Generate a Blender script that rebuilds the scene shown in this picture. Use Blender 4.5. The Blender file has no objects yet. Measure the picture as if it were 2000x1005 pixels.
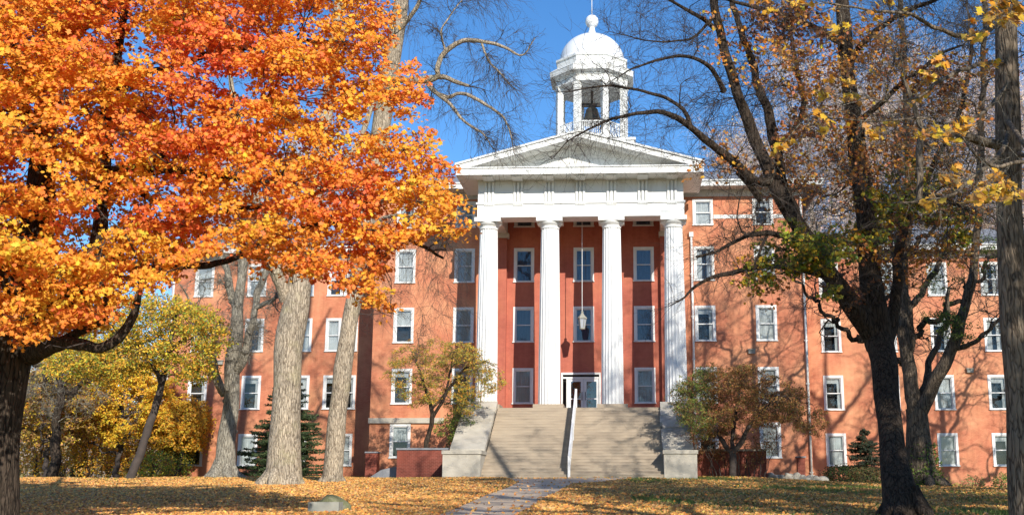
import bpy, math, random
import numpy as np
from mathutils import Matrix, Vector

SC = bpy.context.scene
COL = SC.collection
rng = np.random.default_rng(7)
random.seed(7)
rad = math.radians

# ------------------------------------------------------------------ camera
F, CX, CY, EYE = 2200.0, 1130.0, 502.5, 1.6
PITCH, YAW = 11.75, 2.6
cam = bpy.data.cameras.new("camera")
cam.sensor_width = 36.0
cam.lens = F / 2000 * 36
cam.shift_x = -(CX - 1000) / 2000
cam.clip_start = 0.1
cam.clip_end = 3000
camo = bpy.data.objects.new("camera", cam)
COL.objects.link(camo)
camo.location = (0, 0, EYE)
camo.rotation_euler = (rad(90 + PITCH), 0, rad(YAW))
SC.camera = camo
RM = np.array(camo.rotation_euler.to_matrix())

def W(px, py, Y):
    """the point at distance Y from the camera plane that the photo shows at px, py"""
    d = RM @ np.array([(px - CX) / F, (CY - py) / F, -1.0])
    v = d * (Y / d[1])
    v[2] += EYE
    return v

# ------------------------------------------------------------------ light
SUN_AZ, SUN_EL = 25.0, 26.0
sund = Vector((math.sin(rad(SUN_AZ)) * math.cos(rad(SUN_EL)), -math.cos(rad(SUN_AZ)) * math.cos(rad(SUN_EL)), math.sin(rad(SUN_EL))))
sl = bpy.data.lights.new("sun", 'SUN')
sl.energy = 5.0
sl.angle = rad(0.5)
sl.color = (1.0, 0.94, 0.84)
slo = bpy.data.objects.new("sun", sl)
COL.objects.link(slo)
slo.rotation_euler = sund.to_track_quat('Z', 'Y').to_euler()
wd = bpy.data.worlds.new("World")
SC.world = wd
wd.use_nodes = True
nt = wd.node_tree
sky = nt.nodes.new('ShaderNodeTexSky')
sky.sky_type = 'NISHITA'
sky.sun_disc = False
sky.sun_elevation = rad(SUN_EL)
sky.sun_rotation = rad(180 - SUN_AZ)
sky.altitude = 300
sky.air_density = 1.0
sky.dust_density = 0.05
sky.ozone_density = 4.0
bgn = nt.nodes['Background']
bgn.inputs[1].default_value = 0.10
hsv = nt.nodes.new('ShaderNodeHueSaturation')
hsv.inputs['Hue'].default_value = 0.503
hsv.inputs['Saturation'].default_value = 1.2
hsv.inputs['Value'].default_value = 1.52
nt.links.new(sky.outputs[0], hsv.inputs['Color'])
nt.links.new(hsv.outputs[0], bgn.inputs[0])
SC.view_settings.view_transform = 'Standard'
SC.view_settings.look = 'None'
SC.view_settings.exposure = 0.25
SC.view_settings.gamma = 1.0

# ------------------------------------------------------------------ materials
def newmat(name):
    m = bpy.data.materials.new(name)
    m.use_nodes = True
    t = m.node_tree
    return m, t, t.nodes['Principled BSDF']

def N(t, kind, **kw):
    n = t.nodes.new(kind)
    for k, v in kw.items():
        setattr(n, k, v)
    return n

def ramp(t, fac, stops):
    r = N(t, 'ShaderNodeValToRGB')
    while len(r.color_ramp.elements) < len(stops):
        r.color_ramp.elements.new(0.5)
    for e, (p, c) in zip(r.color_ramp.elements, stops):
        e.position = p
        e.color = (*c, 1) if len(c) == 3 else c
    t.links.new(fac, r.inputs[0])
    return r.outputs[0]

def mixc(t, fac, a, b, mode='MIX'):
    m = N(t, 'ShaderNodeMix', data_type='RGBA', blend_type=mode)
    for sock, v in ((0, fac), (6, a), (7, b)):
        if hasattr(v, 'links'):
            t.links.new(v, m.inputs[sock])
        elif sock == 0:
            m.inputs[0].default_value = v
        else:
            m.inputs[sock].default_value = (*v, 1)
    return m.outputs[2]

def coords(t, scale=(1, 1, 1)):
    tc = N(t, 'ShaderNodeTexCoord')
    mp = N(t, 'ShaderNodeMapping')
    mp.inputs['Scale'].default_value = scale
    t.links.new(tc.outputs['Object'], mp.inputs[0])
    return mp.outputs[0]

def noise(t, vec, scale, detail=5, rough=0.6, dist=0.0):
    n = N(t, 'ShaderNodeTexNoise')
    n.inputs['Scale'].default_value = scale
    n.inputs['Detail'].default_value = detail
    n.inputs['Roughness'].default_value = rough
    n.inputs['Distortion'].default_value = dist
    t.links.new(vec, n.inputs['Vector'])
    return n.outputs[0]

def bump(t, b, height, strength, dist):
    n = N(t, 'ShaderNodeBump')
    n.inputs['Strength'].default_value = strength
    n.inputs['Distance'].default_value = dist
    t.links.new(height, n.inputs['Height'])
    t.links.new(n.outputs[0], b.inputs['Normal'])

def mottled(name, c1, c2, scale=2.0, rough=0.8, bs=0.3, bd=0.01, stretch=(1, 1, 1), c3=None, spec=0.3, fine=40.0):
    m, t, b = newmat(name)
    v = coords(t, stretch)
    col = ramp(t, noise(t, v, scale, 6), [(0.3, c1), (0.7, c2)])
    if c3 is not None:
        col = mixc(t, ramp(t, noise(t, v, scale * 0.37, 5, 0.7), [(0.52, (0, 0, 0)), (0.68, (1, 1, 1))]), col, c3)
    t.links.new(col, b.inputs['Base Color'])
    b.inputs['Roughness'].default_value = rough
    b.inputs['Specular IOR Level'].default_value = spec
    bump(t, b, noise(t, v, fine, 4), bs, bd)
    return m

def brick(name, c1, c2, patch, mortar):
    m, t, b = newmat(name)
    tc = N(t, 'ShaderNodeTexCoord')
    sep = N(t, 'ShaderNodeSeparateXYZ')
    t.links.new(tc.outputs['Object'], sep.inputs[0])
    add = N(t, 'ShaderNodeMath', operation='ADD')
    t.links.new(sep.outputs[0], add.inputs[0]); t.links.new(sep.outputs[1], add.inputs[1])
    cmb = N(t, 'ShaderNodeCombineXYZ')
    t.links.new(add.outputs[0], cmb.inputs[0]); t.links.new(sep.outputs[2], cmb.inputs[1])
    bt = N(t, 'ShaderNodeTexBrick')
    t.links.new(cmb.outputs[0], bt.inputs['Vector'])
    bt.inputs['Scale'].default_value = 1.0
    bt.inputs['Brick Width'].default_value = 0.21
    bt.inputs['Row Height'].default_value = 0.075
    bt.inputs['Mortar Size'].default_value = 0.006
    bt.inputs['Bias'].default_value = 0.0
    bt.inputs['Color1'].default_value = (*c1, 1)
    bt.inputs['Color2'].default_value = (*c2, 1)
    bt.inputs['Mortar'].default_value = (*mortar, 1)
    f = ramp(t, noise(t, tc.outputs['Object'], 0.45, 7, 0.65), [(0.42, (0, 0, 0)), (0.66, (1, 1, 1))])
    col = mixc(t, f, bt.outputs[0], patch)
    g = ramp(t, noise(t, tc.outputs['Object'], 1.7, 6, 0.7), [(0.3, (0.88, 0.86, 0.84)), (0.7, (1.06, 1.06, 1.08))])
    col = mixc(t, 1.0, col, g, 'MULTIPLY')
    mp = N(t, 'ShaderNodeMapping'); mp.inputs['Scale'].default_value = (2.2, 2.2, .16)
    t.links.new(tc.outputs['Object'], mp.inputs[0])
    st_ = ramp(t, noise(t, mp.outputs[0], 1.0, 6, 0.7), [(0.35, (0.80, 0.76, 0.74)), (0.55, (1.0, 1.0, 1.0))])
    col = mixc(t, 0.6, col, st_, 'MULTIPLY')
    t.links.new(col, b.inputs['Base Color'])
    b.inputs['Roughness'].default_value = 0.75
    b.inputs['Specular IOR Level'].default_value = 0.25
    bump(t, b, bt.outputs['Fac'], -0.5, 0.01)
    return m

def bark(name, dark, light, moss=None, vs=1.0):
    m, t, b = newmat(name)
    v = coords(t, (9 * vs, 9 * vs, 1.6 * vs))
    n1 = noise(t, v, 1.3, 8, 0.65, 0.8)
    vo = N(t, 'ShaderNodeTexVoronoi', feature='DISTANCE_TO_EDGE')
    vo.inputs['Scale'].default_value = 1.5
    mixv = N(t, 'ShaderNodeVectorMath', operation='ADD')
    nn = N(t, 'ShaderNodeTexNoise'); nn.inputs['Scale'].default_value = 2.0
    t.links.new(v, nn.inputs['Vector'])
    t.links.new(v, mixv.inputs[0]); t.links.new(nn.outputs[1], mixv.inputs[1])
    t.links.new(mixv.outputs[0], vo.inputs['Vector'])
    h = N(t, 'ShaderNodeMath', operation='MULTIPLY')
    cl = N(t, 'ShaderNodeMath', operation='MINIMUM'); cl.inputs[1].default_value = 0.25
    t.links.new(vo.outputs['Distance'], cl.inputs[0])
    t.links.new(cl.outputs[0], h.inputs[0]); h.inputs[1].default_value = 3.0
    s = N(t, 'ShaderNodeMath', operation='ADD')
    t.links.new(h.outputs[0], s.inputs[0]); t.links.new(n1, s.inputs[1])
    col = ramp(t, s.outputs[0], [(0.35, dark), (1.15, light)])
    col = ramp(t, s.outputs[0], [(0.4, dark), (0.95, light)])
    big = ramp(t, noise(t, coords(t), 1.1, 4), [(0.35, (0.8, 0.8, 0.8)), (0.65, (1.12, 1.1, 1.06))])
    col = mixc(t, 1.0, col, big, 'MULTIPLY')
    if moss:
        col = mixc(t, ramp(t, noise(t, coords(t), 0.9, 5, 0.7), [(0.52, (0, 0, 0)), (0.7, (0.7, 0.7, 0.7))]), col, moss)
    t.links.new(col, b.inputs['Base Color'])
    b.inputs['Roughness'].default_value = 0.95
    b.inputs['Specular IOR Level'].default_value = 0.12
    bump(t, b, s.outputs[0], 0.9, 0.035)
    return m

def leafmat(name, trans=0.35):
    m, t, b = newmat(name)
    a = N(t, 'ShaderNodeAttribute'); a.attribute_name = 'leaf_colour'
    t.links.new(a.outputs['Color'], b.inputs['Base Color'])
    b.inputs['Roughness'].default_value = 0.55
    b.inputs['Specular IOR Level'].default_value = 0.25
    tr = N(t, 'ShaderNodeBsdfTranslucent')
    t.links.new(a.outputs['Color'], tr.inputs[0])
    mx = N(t, 'ShaderNodeMixShader'); mx.inputs[0].default_value = trans
    t.links.new(b.outputs[0], mx.inputs[1]); t.links.new(tr.outputs[0], mx.inputs[2])
    t.links.new(mx.outputs[0], t.nodes['Material Output'].inputs[0])
    return m

M = {}
M['brick'] = brick('painted_brick', (0.61, 0.235, 0.125), (0.54, 0.19, 0.10), (0.69, 0.32, 0.165), (0.48, 0.16, 0.09))
M['brick_shaded'] = brick('deep_red_shaded_brick', (0.48, 0.14, 0.09), (0.42, 0.12, 0.08), (0.52, 0.17, 0.10), (0.38, 0.105, 0.07))  # deeper red copy of the wall brick, portico shade put into its colour
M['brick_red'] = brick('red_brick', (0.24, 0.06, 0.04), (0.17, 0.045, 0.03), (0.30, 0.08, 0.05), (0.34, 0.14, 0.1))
M['white'] = mottled('white_paint', (0.80, 0.80, 0.77), (0.72, 0.72, 0.69), 2.2, 0.55, 0.2, 0.005, (1, 1, .3), c3=(0.60, 0.58, 0.53))
M['white_col'] = mottled('column_paint', (0.80, 0.80, 0.78), (0.72, 0.72, 0.70), 1.6, 0.6, 0.25, 0.006, (1, 1, 0.25), c3=(0.6, 0.59, 0.56))
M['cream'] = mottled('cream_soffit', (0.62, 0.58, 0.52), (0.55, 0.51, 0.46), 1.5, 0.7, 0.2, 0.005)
M['sash'] = mottled('sash_paint', (0.74, 0.74, 0.73), (0.66, 0.66, 0.65), 4, 0.5, 0.1, 0.002)
M['stone'] = mottled('weathered_limestone', (0.56, 0.51, 0.42), (0.42, 0.38, 0.31), 1.3, 0.9, 0.6, 0.02, c3=(0.27, 0.25, 0.21), fine=18)
M['step'] = mottled('step_stone', (0.44, 0.36, 0.265), (0.34, 0.275, 0.205), 1.6, 0.85, 0.4, 0.01, (0.5, 1, 3.5), c3=(0.29, 0.235, 0.175), fine=14)
M['slate'] = mottled('roof_slate', (0.20, 0.21, 0.23), (0.28, 0.29, 0.31), 2.5, 0.6, 0.4, 0.02, fine=8)
M['dome'] = mottled('dome_paint', (0.80, 0.81, 0.82), (0.72, 0.74, 0.76), 0.9, 0.35, 0.1, 0.005)
M['iron'] = mottled('dark_iron', (0.02, 0.02, 0.024), (0.035, 0.033, 0.03), 5, 0.5)
M['bronze'] = mottled('dark_bronze', (0.035, 0.038, 0.035), (0.06, 0.06, 0.05), 4, 0.4)
M['curtain'] = mottled('grey_curtain', (0.74, 0.73, 0.70), (0.50, 0.50, 0.48), 3.0, 0.9, 0.5, 0.02, (7, 7, 0.4))
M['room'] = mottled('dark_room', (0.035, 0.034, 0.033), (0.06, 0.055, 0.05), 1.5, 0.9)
M['blind'] = mottled('blue_drape', (0.13, 0.17, 0.25), (0.07, 0.10, 0.17), 2.0, 0.6, 0.5, 0.02, (6, 6, 0.6))
M['concrete'] = mottled('path_concrete', (0.66, 0.51, 0.36), (0.52, 0.40, 0.285), 1.5, 0.9, 0.5, 0.01, c3=(0.38, 0.31, 0.23), fine=30)
M['rock'] = mottled('mossy_rock', (0.20, 0.20, 0.11), (0.13, 0.14, 0.06), 6, 0.95, 0.8, 0.03, c3=(0.30, 0.28, 0.22), fine=20)
M['block'] = mottled('grey_block', (0.36, 0.36, 0.31), (0.28, 0.28, 0.24), 5, 0.9, 0.5, 0.01)
M['lampglass'] = mottled('milky_glass', (0.42, 0.45, 0.48), (0.34, 0.37, 0.42), 3, 0.1)
M['bark_pale'] = bark('bark_pale', (0.11, 0.083, 0.058), (0.52, 0.43, 0.32), (0.44, 0.38, 0.22))
M['bark_grey'] = bark('bark_grey', (0.085, 0.072, 0.058), (0.36, 0.33, 0.27), None, 0.8)
M['bark_dark'] = bark('bark_dark', (0.010, 0.008, 0.007), (0.075, 0.056, 0.042), None, 0.8)
M['bark_mid'] = bark('bark_mid', (0.03, 0.023, 0.018), (0.16, 0.125, 0.092), None, 0.8)
M['bark_twig'] = mottled('twig_bark', (0.05, 0.04, 0.034), (0.10, 0.08, 0.066), 6, 0.9)
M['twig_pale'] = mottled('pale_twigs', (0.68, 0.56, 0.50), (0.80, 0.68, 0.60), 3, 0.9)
M['twig_dark'] = mottled('dark_twigs', (0.05, 0.04, 0.035), (0.09, 0.07, 0.06), 3, 0.9)
M['leaf'] = leafmat('leaf')
M['litter'] = leafmat('dry_leaf', 0.1)
# glass
g, t, b = newmat('window_glass')
gl = N(t, 'ShaderNodeBsdfGlossy'); gl.inputs['Roughness'].default_value = 0.02
gl.inputs['Color'].default_value = (0.9, 0.95, 1, 1)
tp = N(t, 'ShaderNodeBsdfTransparent'); tp.inputs[0].default_value = (0.80, 0.84, 0.86, 1)
mx = N(t, 'ShaderNodeMixShader')
fr = N(t, 'ShaderNodeFresnel'); fr.inputs[0].default_value = 1.65
tcn = coords(t)
bn = N(t, 'ShaderNodeBump'); bn.inputs['Strength'].default_value = 0.15; bn.inputs['Distance'].default_value = 0.02
t.links.new(noise(t, tcn, 1.6, 2), bn.inputs['Height'])
t.links.new(bn.outputs[0], gl.inputs['Normal'])
t.links.new(fr.outputs[0], mx.inputs[0]); t.links.new(tp.outputs[0], mx.inputs[1]); t.links.new(gl.outputs[0], mx.inputs[2])
t.links.new(mx.outputs[0], t.nodes['Material Output'].inputs[0])
M['glass'] = g
# lawn
g, t, b = newmat('lawn')
v = coords(t)
vo = N(t, 'ShaderNodeTexVoronoi'); vo.inputs['Scale'].default_value = 9.0
t.links.new(v, vo.inputs['Vector'])
sepc = N(t, 'ShaderNodeSeparateColor'); t.links.new(vo.outputs['Color'], sepc.inputs[0])
leafc = ramp(t, sepc.outputs[0], [(0.0, (0.16, 0.07, 0.025)), (0.35, (0.36, 0.19, 0.06)), (0.7, (0.50, 0.30, 0.09)), (1.0, (0.42, 0.30, 0.16))])
grass = ramp(t, noise(t, v, 14, 6), [(0.3, (0.045, 0.075, 0.018)), (0.7, (0.13, 0.16, 0.04))])
cov = noise(t, v, 0.35, 6, 0.75)
mth = N(t, 'ShaderNodeMath', operation='SUBTRACT'); t.links.new(cov, mth.inputs[0]); t.links.new(sepc.outputs[1], mth.inputs[1])
mm = N(t, 'ShaderNodeMath', operation='MULTIPLY_ADD'); t.links.new(mth.outputs[0], mm.inputs[0]); mm.inputs[1].default_value = 3.0; mm.inputs[2].default_value = 0.45
mm.use_clamp = True
t.links.new(mixc(t, mm.outputs[0], grass, leafc), b.inputs['Base Color'])
b.inputs['Roughness'].default_value = 0.95
b.inputs['Specular IOR Level'].default_value = 0.1
bump(t, b, noise(t, v, 25, 5), 0.8, 0.03)
M['lawn'] = g

# ------------------------------------------------------------------ object helpers
WORLD = {}
def link(o, parent=None, loc=None):
    COL.objects.link(o)
    w = Matrix.Translation(loc if loc is not None else (0, 0, 0))
    o.location = w.translation
    if parent is not None:
        o.parent = parent
        o.matrix_parent_inverse = WORLD[parent.name].inverted()
    WORLD[o.name] = w
    return o

def tag(o, label=None, cat=None, group=None, kind=None):
    if label: o['label'] = label
    if cat: o['category'] = cat
    if group: o['group'] = group
    if kind: o['kind'] = kind
    return o

def thing(name, loc, label, cat, group=None):
    o = bpy.data.objects.new(name, None)
    o.empty_display_size = 0.3
    link(o, None, loc)
    return tag(o, label, cat, group)

class MB:
    """a list of vertices and faces built up from boxes, prisms and lathes"""
    def __init__(s): s.v = []; s.f = []; s.sm = []
    def add(s, vs, fs, smooth=False):
        k = len(s.v); s.v += [tuple(map(float, p)) for p in vs]
        s.f += [[i + k for i in f] for f in fs]; s.sm += [smooth] * len(fs); return s
    def box(s, x0, x1, y0, y1, z0, z1):
        return s.add([(x0, y0, z0), (x1, y0, z0), (x1, y1, z0), (x0, y1, z0), (x0, y0, z1), (x1, y0, z1), (x1, y1, z1), (x0, y1, z1)],
                     [(3, 2, 1, 0), (4, 5, 6, 7), (0, 1, 5, 4), (1, 2, 6, 5), (2, 3, 7, 6), (3, 0, 4, 7)])
    def prism(s, poly, a, b, axis='x'):
        """poly: 2-D outline in the plane across the axis, swept from a to b"""
        n = len(poly)
        def p3(u, v, w):
            return {'x': (w, u, v), 'y': (u, w, v), 'z': (u, v, w)}[axis]
        vs = [p3(u, v, a) for u, v in poly] + [p3(u, v, b) for u, v in poly]
        fs = [list(range(n)), list(range(2 * n - 1, n - 1, -1))] + [(i, i + n, (i + 1) % n + n, (i + 1) % n) for i in range(n)]
        return s.add(vs, fs)
    def lathe(s, prof, c=(0, 0, 0), n=32, rot=0.0, smooth=True, flute=None):
        vs = []; fs = []
        for r, z in prof:
            for i in range(n):
                a = rot + 2 * math.pi * i / n
                k = 1.0
                if flute: k = 1 - flute[1] * abs(math.sin(flute[0] * a / 2))
                vs.append((c[0] + r * k * math.cos(a), c[1] + r * k * math.sin(a), c[2] + z))
        m = len(prof)
        for j in range(m - 1):
            for i in range(n):
                fs.append((j * n + i, j * n + (i + 1) % n, (j + 1) * n + (i + 1) % n, (j + 1) * n + i))
        fs.append(list(range(n - 1, -1, -1))); fs.append([(m - 1) * n + i for i in range(n)])
        s.add(vs, fs, smooth)
        s.sm[-1] = s.sm[-2] = False
        return s
    def tube(s, a, b, r, n=8, r2=None):
        a = Vector(a); b = Vector(b); d = (b - a).normalized()
        u = d.orthogonal().normalized(); w = d.cross(u)
        r2 = r if r2 is None else r2
        vs = []
        for p, q in ((a, r), (b, r2)):
            for i in range(n):
                an = 2 * math.pi * i / n
                vs.append(p + (u * math.cos(an) + w * math.sin(an)) * q)
        return s.add(vs, [(i, (i + 1) % n, (i + 1) % n + n, i + n) for i in range(n)] + [list(range(n - 1, -1, -1)), list(range(n, 2 * n))], n > 6)
    def mesh(s, name, mat):
        me = bpy.data.meshes.new(name)
        me.from_pydata(s.v, [], s.f)
        me.polygons.foreach_set('use_smooth', s.sm)
        me.materials.append(mat); me.update()
        return me
    def build(s, name, mat, parent=None, loc=None):
        return link(bpy.data.objects.new(name, s.mesh(name, mat)), parent, loc)

def npmesh(name, V, F_, mat, smooth=False, colour=None):
    """V (n,3), F_ (m,k) fixed-size faces"""
    me = bpy.data.meshes.new(name)
    m, k = F_.shape
    me.vertices.add(len(V)); me.vertices.foreach_set('co', np.ascontiguousarray(V, dtype=np.float32).ravel())
    me.loops.add(m * k); me.loops.foreach_set('vertex_index', np.ascontiguousarray(F_, dtype=np.int32).ravel())
    me.polygons.add(m); me.polygons.foreach_set('loop_start', np.arange(0, m * k, k, dtype=np.int32))
    me.polygons.foreach_set('use_smooth', np.full(m, smooth))
    if colour is not None:
        a = me.attributes.new('leaf_colour', 'FLOAT_COLOR', 'FACE')
        a.data.foreach_set('color', np.c_[colour, np.ones(m)].astype(np.float32).ravel())
    me.materials.append(mat)
    me.update(calc_edges=True)
    return me

# ------------------------------------------------------------------ ground
def sstep(a, b, x):
    t = np.clip((x - a) / (b - a), 0, 1); return t * t * (3 - 2 * t)

def gz(x, y):
    x = np.asarray(x, float); y = np.asarray(y, float)
    yy = np.where(y > 52, 52 + 4 * np.tanh((y - 52) / 4.0) * 1.0, y)
    z = 0.041 * np.maximum(yy, -10)
    z = z - 0.055 * np.clip(x - 5.5, 0, 30) * sstep(34, 62, y)
    z = z + 0.05 * np.sin(x * 0.31 + 1) * np.sin(y * 0.23) + 0.02 * np.sin(x * 0.9 + y * 0.5)
    z = z - 6.0 * sstep(76, 140, y) - 2.5 * sstep(-32, -60, x) * sstep(60, 90, y)
    return z

def G(px, py):
    """where the photo's pixel meets the ground"""
    d = RM @ np.array([(px - CX) / F, (CY - py) / F, -1.0]); d = d / d[1]
    ys = np.linspace(5, 75, 3000)
    z = EYE + d[2] * ys - gz(d[0] * ys, ys)
    k = np.argmax(z < 0) if (z < 0).any() else len(ys) - 1
    y = ys[k]
    return np.array([d[0] * y, y, float(gz(d[0] * y, y))])

xs = np.unique(np.concatenate([np.linspace(-400, -45, 20), np.linspace(-45, 45, 181), np.linspace(45, 400, 20)]))
ys = np.unique(np.concatenate([np.linspace(-60, 0, 20), np.linspace(0, 80, 161), np.linspace(80, 900, 50)]))
X, Y = np.meshgrid(xs, ys)
V = np.stack([X.ravel(), Y.ravel(), gz(X, Y).ravel()], 1)
nx, ny = len(xs), len(ys)
i = (np.arange(ny - 1)[:, None] * nx + np.arange(nx - 1)[None, :]).ravel()
Fq = np.stack([i, i + 1, i + nx + 1, i + nx], 1)
tag(link(bpy.data.objects.new('lawn', npmesh('lawn', V, Fq, M['lawn'], True))), kind='structure', label='leaf strewn lawn rising to the brick building')

# path
pl = [(850, 1012), (862, 1005), (905, 987), (973, 959), (1011, 943), (1000, 939)]
pr = [(1000, 1012), (1014, 1005), (1043, 988), (1080, 966), (1117, 945), (1190, 939)]
Lp = [G(*p) for p in pl]; Rp = [G(*p) for p in pr]
Lp[0] = Lp[1] + (Lp[1] - Lp[2]) * 1.5; Rp[0] = Rp[1] + (Rp[1] - Rp[2]) * 1.5
Lp[-1] = np.array([-6.0, 54.9, 0]); Rp[-1] = np.array([0.3, 54.9, 0])
vs = []; fs = []; rows = []
for k in range(len(Lp) - 1):
    for j in range(12):
        u = j / 12
        rows.append((Lp[k] * (1 - u) + Lp[k + 1] * u, Rp[k] * (1 - u) + Rp[k + 1] * u))
rows.append((Lp[-1], Rp[-1]))
for a, b_ in rows:
    for j in range(7):
        q = a * (1 - j / 6) + b_ * j / 6
        vs.append((q[0], q[1], float(gz(q[0], q[1])) + 0.025))
for k in range(len(rows) - 1):
    for j in range(6):
        fs.append((k * 7 + j, k * 7 + j + 1, k * 7 + 8 + j, k * 7 + 7 + j))
tag(MB().add(vs, fs).build('path', M['concrete']), kind='structure', label='concrete path up to the front steps')
PATH_ROWS = [(a[:2].copy(), b_[:2].copy()) for a, b_ in rows]

# ------------------------------------------------------------------ the hall
HB = (-2.78, 62.0, 2.3)
hall = thing('college_hall', HB, 'long four storey salmon brick hall with white columned portico and domed cupola', 'building')
YC, YW = 68.0, 72.0
XL, XR = -15.73, 10.74

def wall_grid(mb, x0, x1, z0, z1, Yf, ops, rv=0.13):
    """front wall with openings, their reveals, and a room behind each"""
    xs_ = sorted({x0, x1, *[o[0] for o in ops], *[o[1] for o in ops]})
    zs_ = sorted({z0, z1, *[o[2] for o in ops], *[o[3] for o in ops]})
    for a, b_ in zip(xs_, xs_[1:]):
        for c, d in zip(zs_, zs_[1:]):
            if any(o[0] <= a + 1e-6 and b_ <= o[1] + 1e-6 and o[2] <= c + 1e-6 and d <= o[3] + 1e-6 for o in ops):
                continue
            mb.add([(a, Yf, c), (b_, Yf, c), (b_, Yf, d), (a, Yf, d)], [(0, 1, 2, 3)])
    for a, b_, c, d in ops:
        y = Yf + 0.45
        mb.add([(a, Yf, c), (b_, Yf, c), (b_, Yf, d), (a, Yf, d), (a, y, c), (b_, y, c), (b_, y, d), (a, y, d)],
               [(0, 4, 5, 1), (1, 5, 6, 2), (2, 6, 7, 3), (3, 7, 4, 0)])

def winmeshes(w, h, casing=0.155):
    """casing, sashes, glass, curtain of one window, origin at the middle of its sill on the wall face"""
    x = w / 2
    c = MB()
    c.box(-x, -x + casing, -0.035, 0.10, 0.07, h); c.box(x - casing, x, -0.035, 0.10, 0.07, h)
    c.box(-x + casing, x - casing, -0.033, 0.10, h - casing, h)
    c.box(-x - 0.03, x + 0.03, -0.09, 0.11, 0, 0.07)
    cas = c.mesh('window', M['white'])
    xi = x - casing; z0, z1 = 0.07, h - casing; zm = (z0 + z1) / 2 + 0.02; t = 0.055
    s = MB()
    for (a, b_, y0, y1) in ((z0, zm + 0.03, 0.075, 0.115), (zm - 0.03, z1, 0.03, 0.07)):
        s.box(-xi, -xi + t, y0, y1, a, b_); s.box(xi - t, xi, y0, y1, a, b_)
        s.box(-xi + t, xi - t, y0 + .001, y1, a, a + 0.06); s.box(-xi + t, xi - t, y0 + .001, y1, b_ - 0.055, b_)
    sas = s.mesh('sash', M['sash'])
    gm = MB().add([(-xi + t, 0.095, z0), (xi - t, 0.095, z0), (xi - t, 0.095, zm), (-xi + t, 0.095, zm)], [(0, 1, 2, 3)])
    gm.add([(-xi + t, 0.05, zm), (xi - t, 0.05, zm), (xi - t, 0.05, z1), (-xi + t, 0.05, z1)], [(0, 1, 2, 3)])
    gla = gm.mesh('glass', M['glass'])
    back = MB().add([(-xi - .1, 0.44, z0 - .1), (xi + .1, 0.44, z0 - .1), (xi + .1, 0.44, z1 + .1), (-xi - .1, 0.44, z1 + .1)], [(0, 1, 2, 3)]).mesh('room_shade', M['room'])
    cur = []
    def drape(xa, xb, za, zb, mat):
        m_ = MB(); n = max(4, int((xb - xa) / 0.045)); vs = []
        for k in range(n + 1):
            xx = xa + (xb - xa) * k / n; yy = 0.15 + 0.012 * math.sin(k * 2.1) + 0.008 * math.sin(k * 5.3)
            vs += [(xx, yy, za), (xx + 0.01 * math.sin(k), yy + 0.01, zb)]
        m_.add(vs, [(2 * k, 2 * k + 2, 2 * k + 3, 2 * k + 1) for k in range(n)], True)
        return m_, mat
    for spec in ([(-xi, xi, z0, z1, 'curtain')], [(-xi, -xi * .25, z0, z1, 'curtain'), (xi * .35, xi, z0, z1, 'curtain')],
                 [(-xi, xi, zm, z1, 'curtain')], [(-xi, xi, z0, z1, 'blind')], [(-xi, xi, z1 - .35, z1, 'curtain'), (xi * .5, xi, z0, z1 - .35, 'curtain')]):
        m_ = MB()
        for a, b_, c_, d_, mt in spec:
            q, _ = drape(a, b_, c_, d_, mt); m_.add(q.v, q.f, True)
        cur.append(m_.mesh('curtain', M[spec[0][4]]))
    return cas, sas, gla, back, cur

WM = {}
def window(x, z0, w, h, Yf, style=None, label=None):
    key = (round(w, 2), round(h, 2))
    if key not in WM: WM[key] = winmeshes(w, h)
    cas, sas, gla, back, cur = WM[key]
    o = link(bpy.data.objects.new('window', cas), hall, (x, Yf, z0))
    if label: o['label'] = label
    st = random.choice([0, 0, 1, 2, 4, 4, 0]) if style is None else style
    for nm, me in (('sash', sas), ('glass', gla), ('curtain', cur[st]), ('room_shade', back)):
        c = bpy.data.objects.new(nm, me)
        COL.objects.link(c); c.parent = o
    return o

def openings(lst):
    return [(x - w / 2 + .03, x + w / 2 - .03, z + .02, z + h - .03) for x, z, w, h in lst]

BX = [-13.84, -10.15, -6.46, -2.77, 0.92, 4.61, 8.30]
cen = []
for k, x in enumerate(BX):
    cen.append((x, 17.69, 1.26, 1.70))
    cen.append((x, 14.22, 1.26, 2.16))
    cen.append((x, 10.50, 1.26, 2.20))
    if k != 3: cen.append((x, 6.78, 1.26, 2.17))
cen += [(-13.84, 3.58, 1.26, 2.05), (4.61, 3.55, 1.26, 2.1), (8.30, 3.55, 1.26, 2.1)]
DX0, DX1, DZ1 = -4.14, -1.74, 8.66
wl = MB()
XA, XB = -8.2, 2.6
allop = openings(cen) + [(DX0 + .02, DX1 - .02, 6.15, DZ1)]
wall_grid(wl, XL, XA, 0.5, 19.95, YC, [o for o in allop if o[1] < XA])
wall_grid(wl, XB, XR, 0.5, 19.95, YC, [o for o in allop if o[0] > XB])
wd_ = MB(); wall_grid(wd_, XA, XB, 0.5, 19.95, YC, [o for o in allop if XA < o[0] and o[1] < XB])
wd_.build('portico_wall', M['brick_shaded'], hall)
wl.add([(XL, YC, .5), (XL, 86, .5), (XL, 86, 19.95), (XL, YC, 19.95)], [(0, 3, 2, 1)])
wl.add([(XR, YC, .5), (XR, 86, .5), (XR, 86, 19.95), (XR, YC, 19.95)], [(0, 1, 2, 3)])
wl.add([(XL, 86, .5), (XR, 86, .5), (XR, 86, 19.95), (XL, 86, 19.95)], [(0, 3, 2, 1)])
wl.build('wall', M['brick'], hall)
for (x, z, w, h) in cen:
    inside = -8 < x < 2
    window(x, z, w, h, YC, (3 if inside and z > 9 else (0 if inside else None)))

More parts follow.
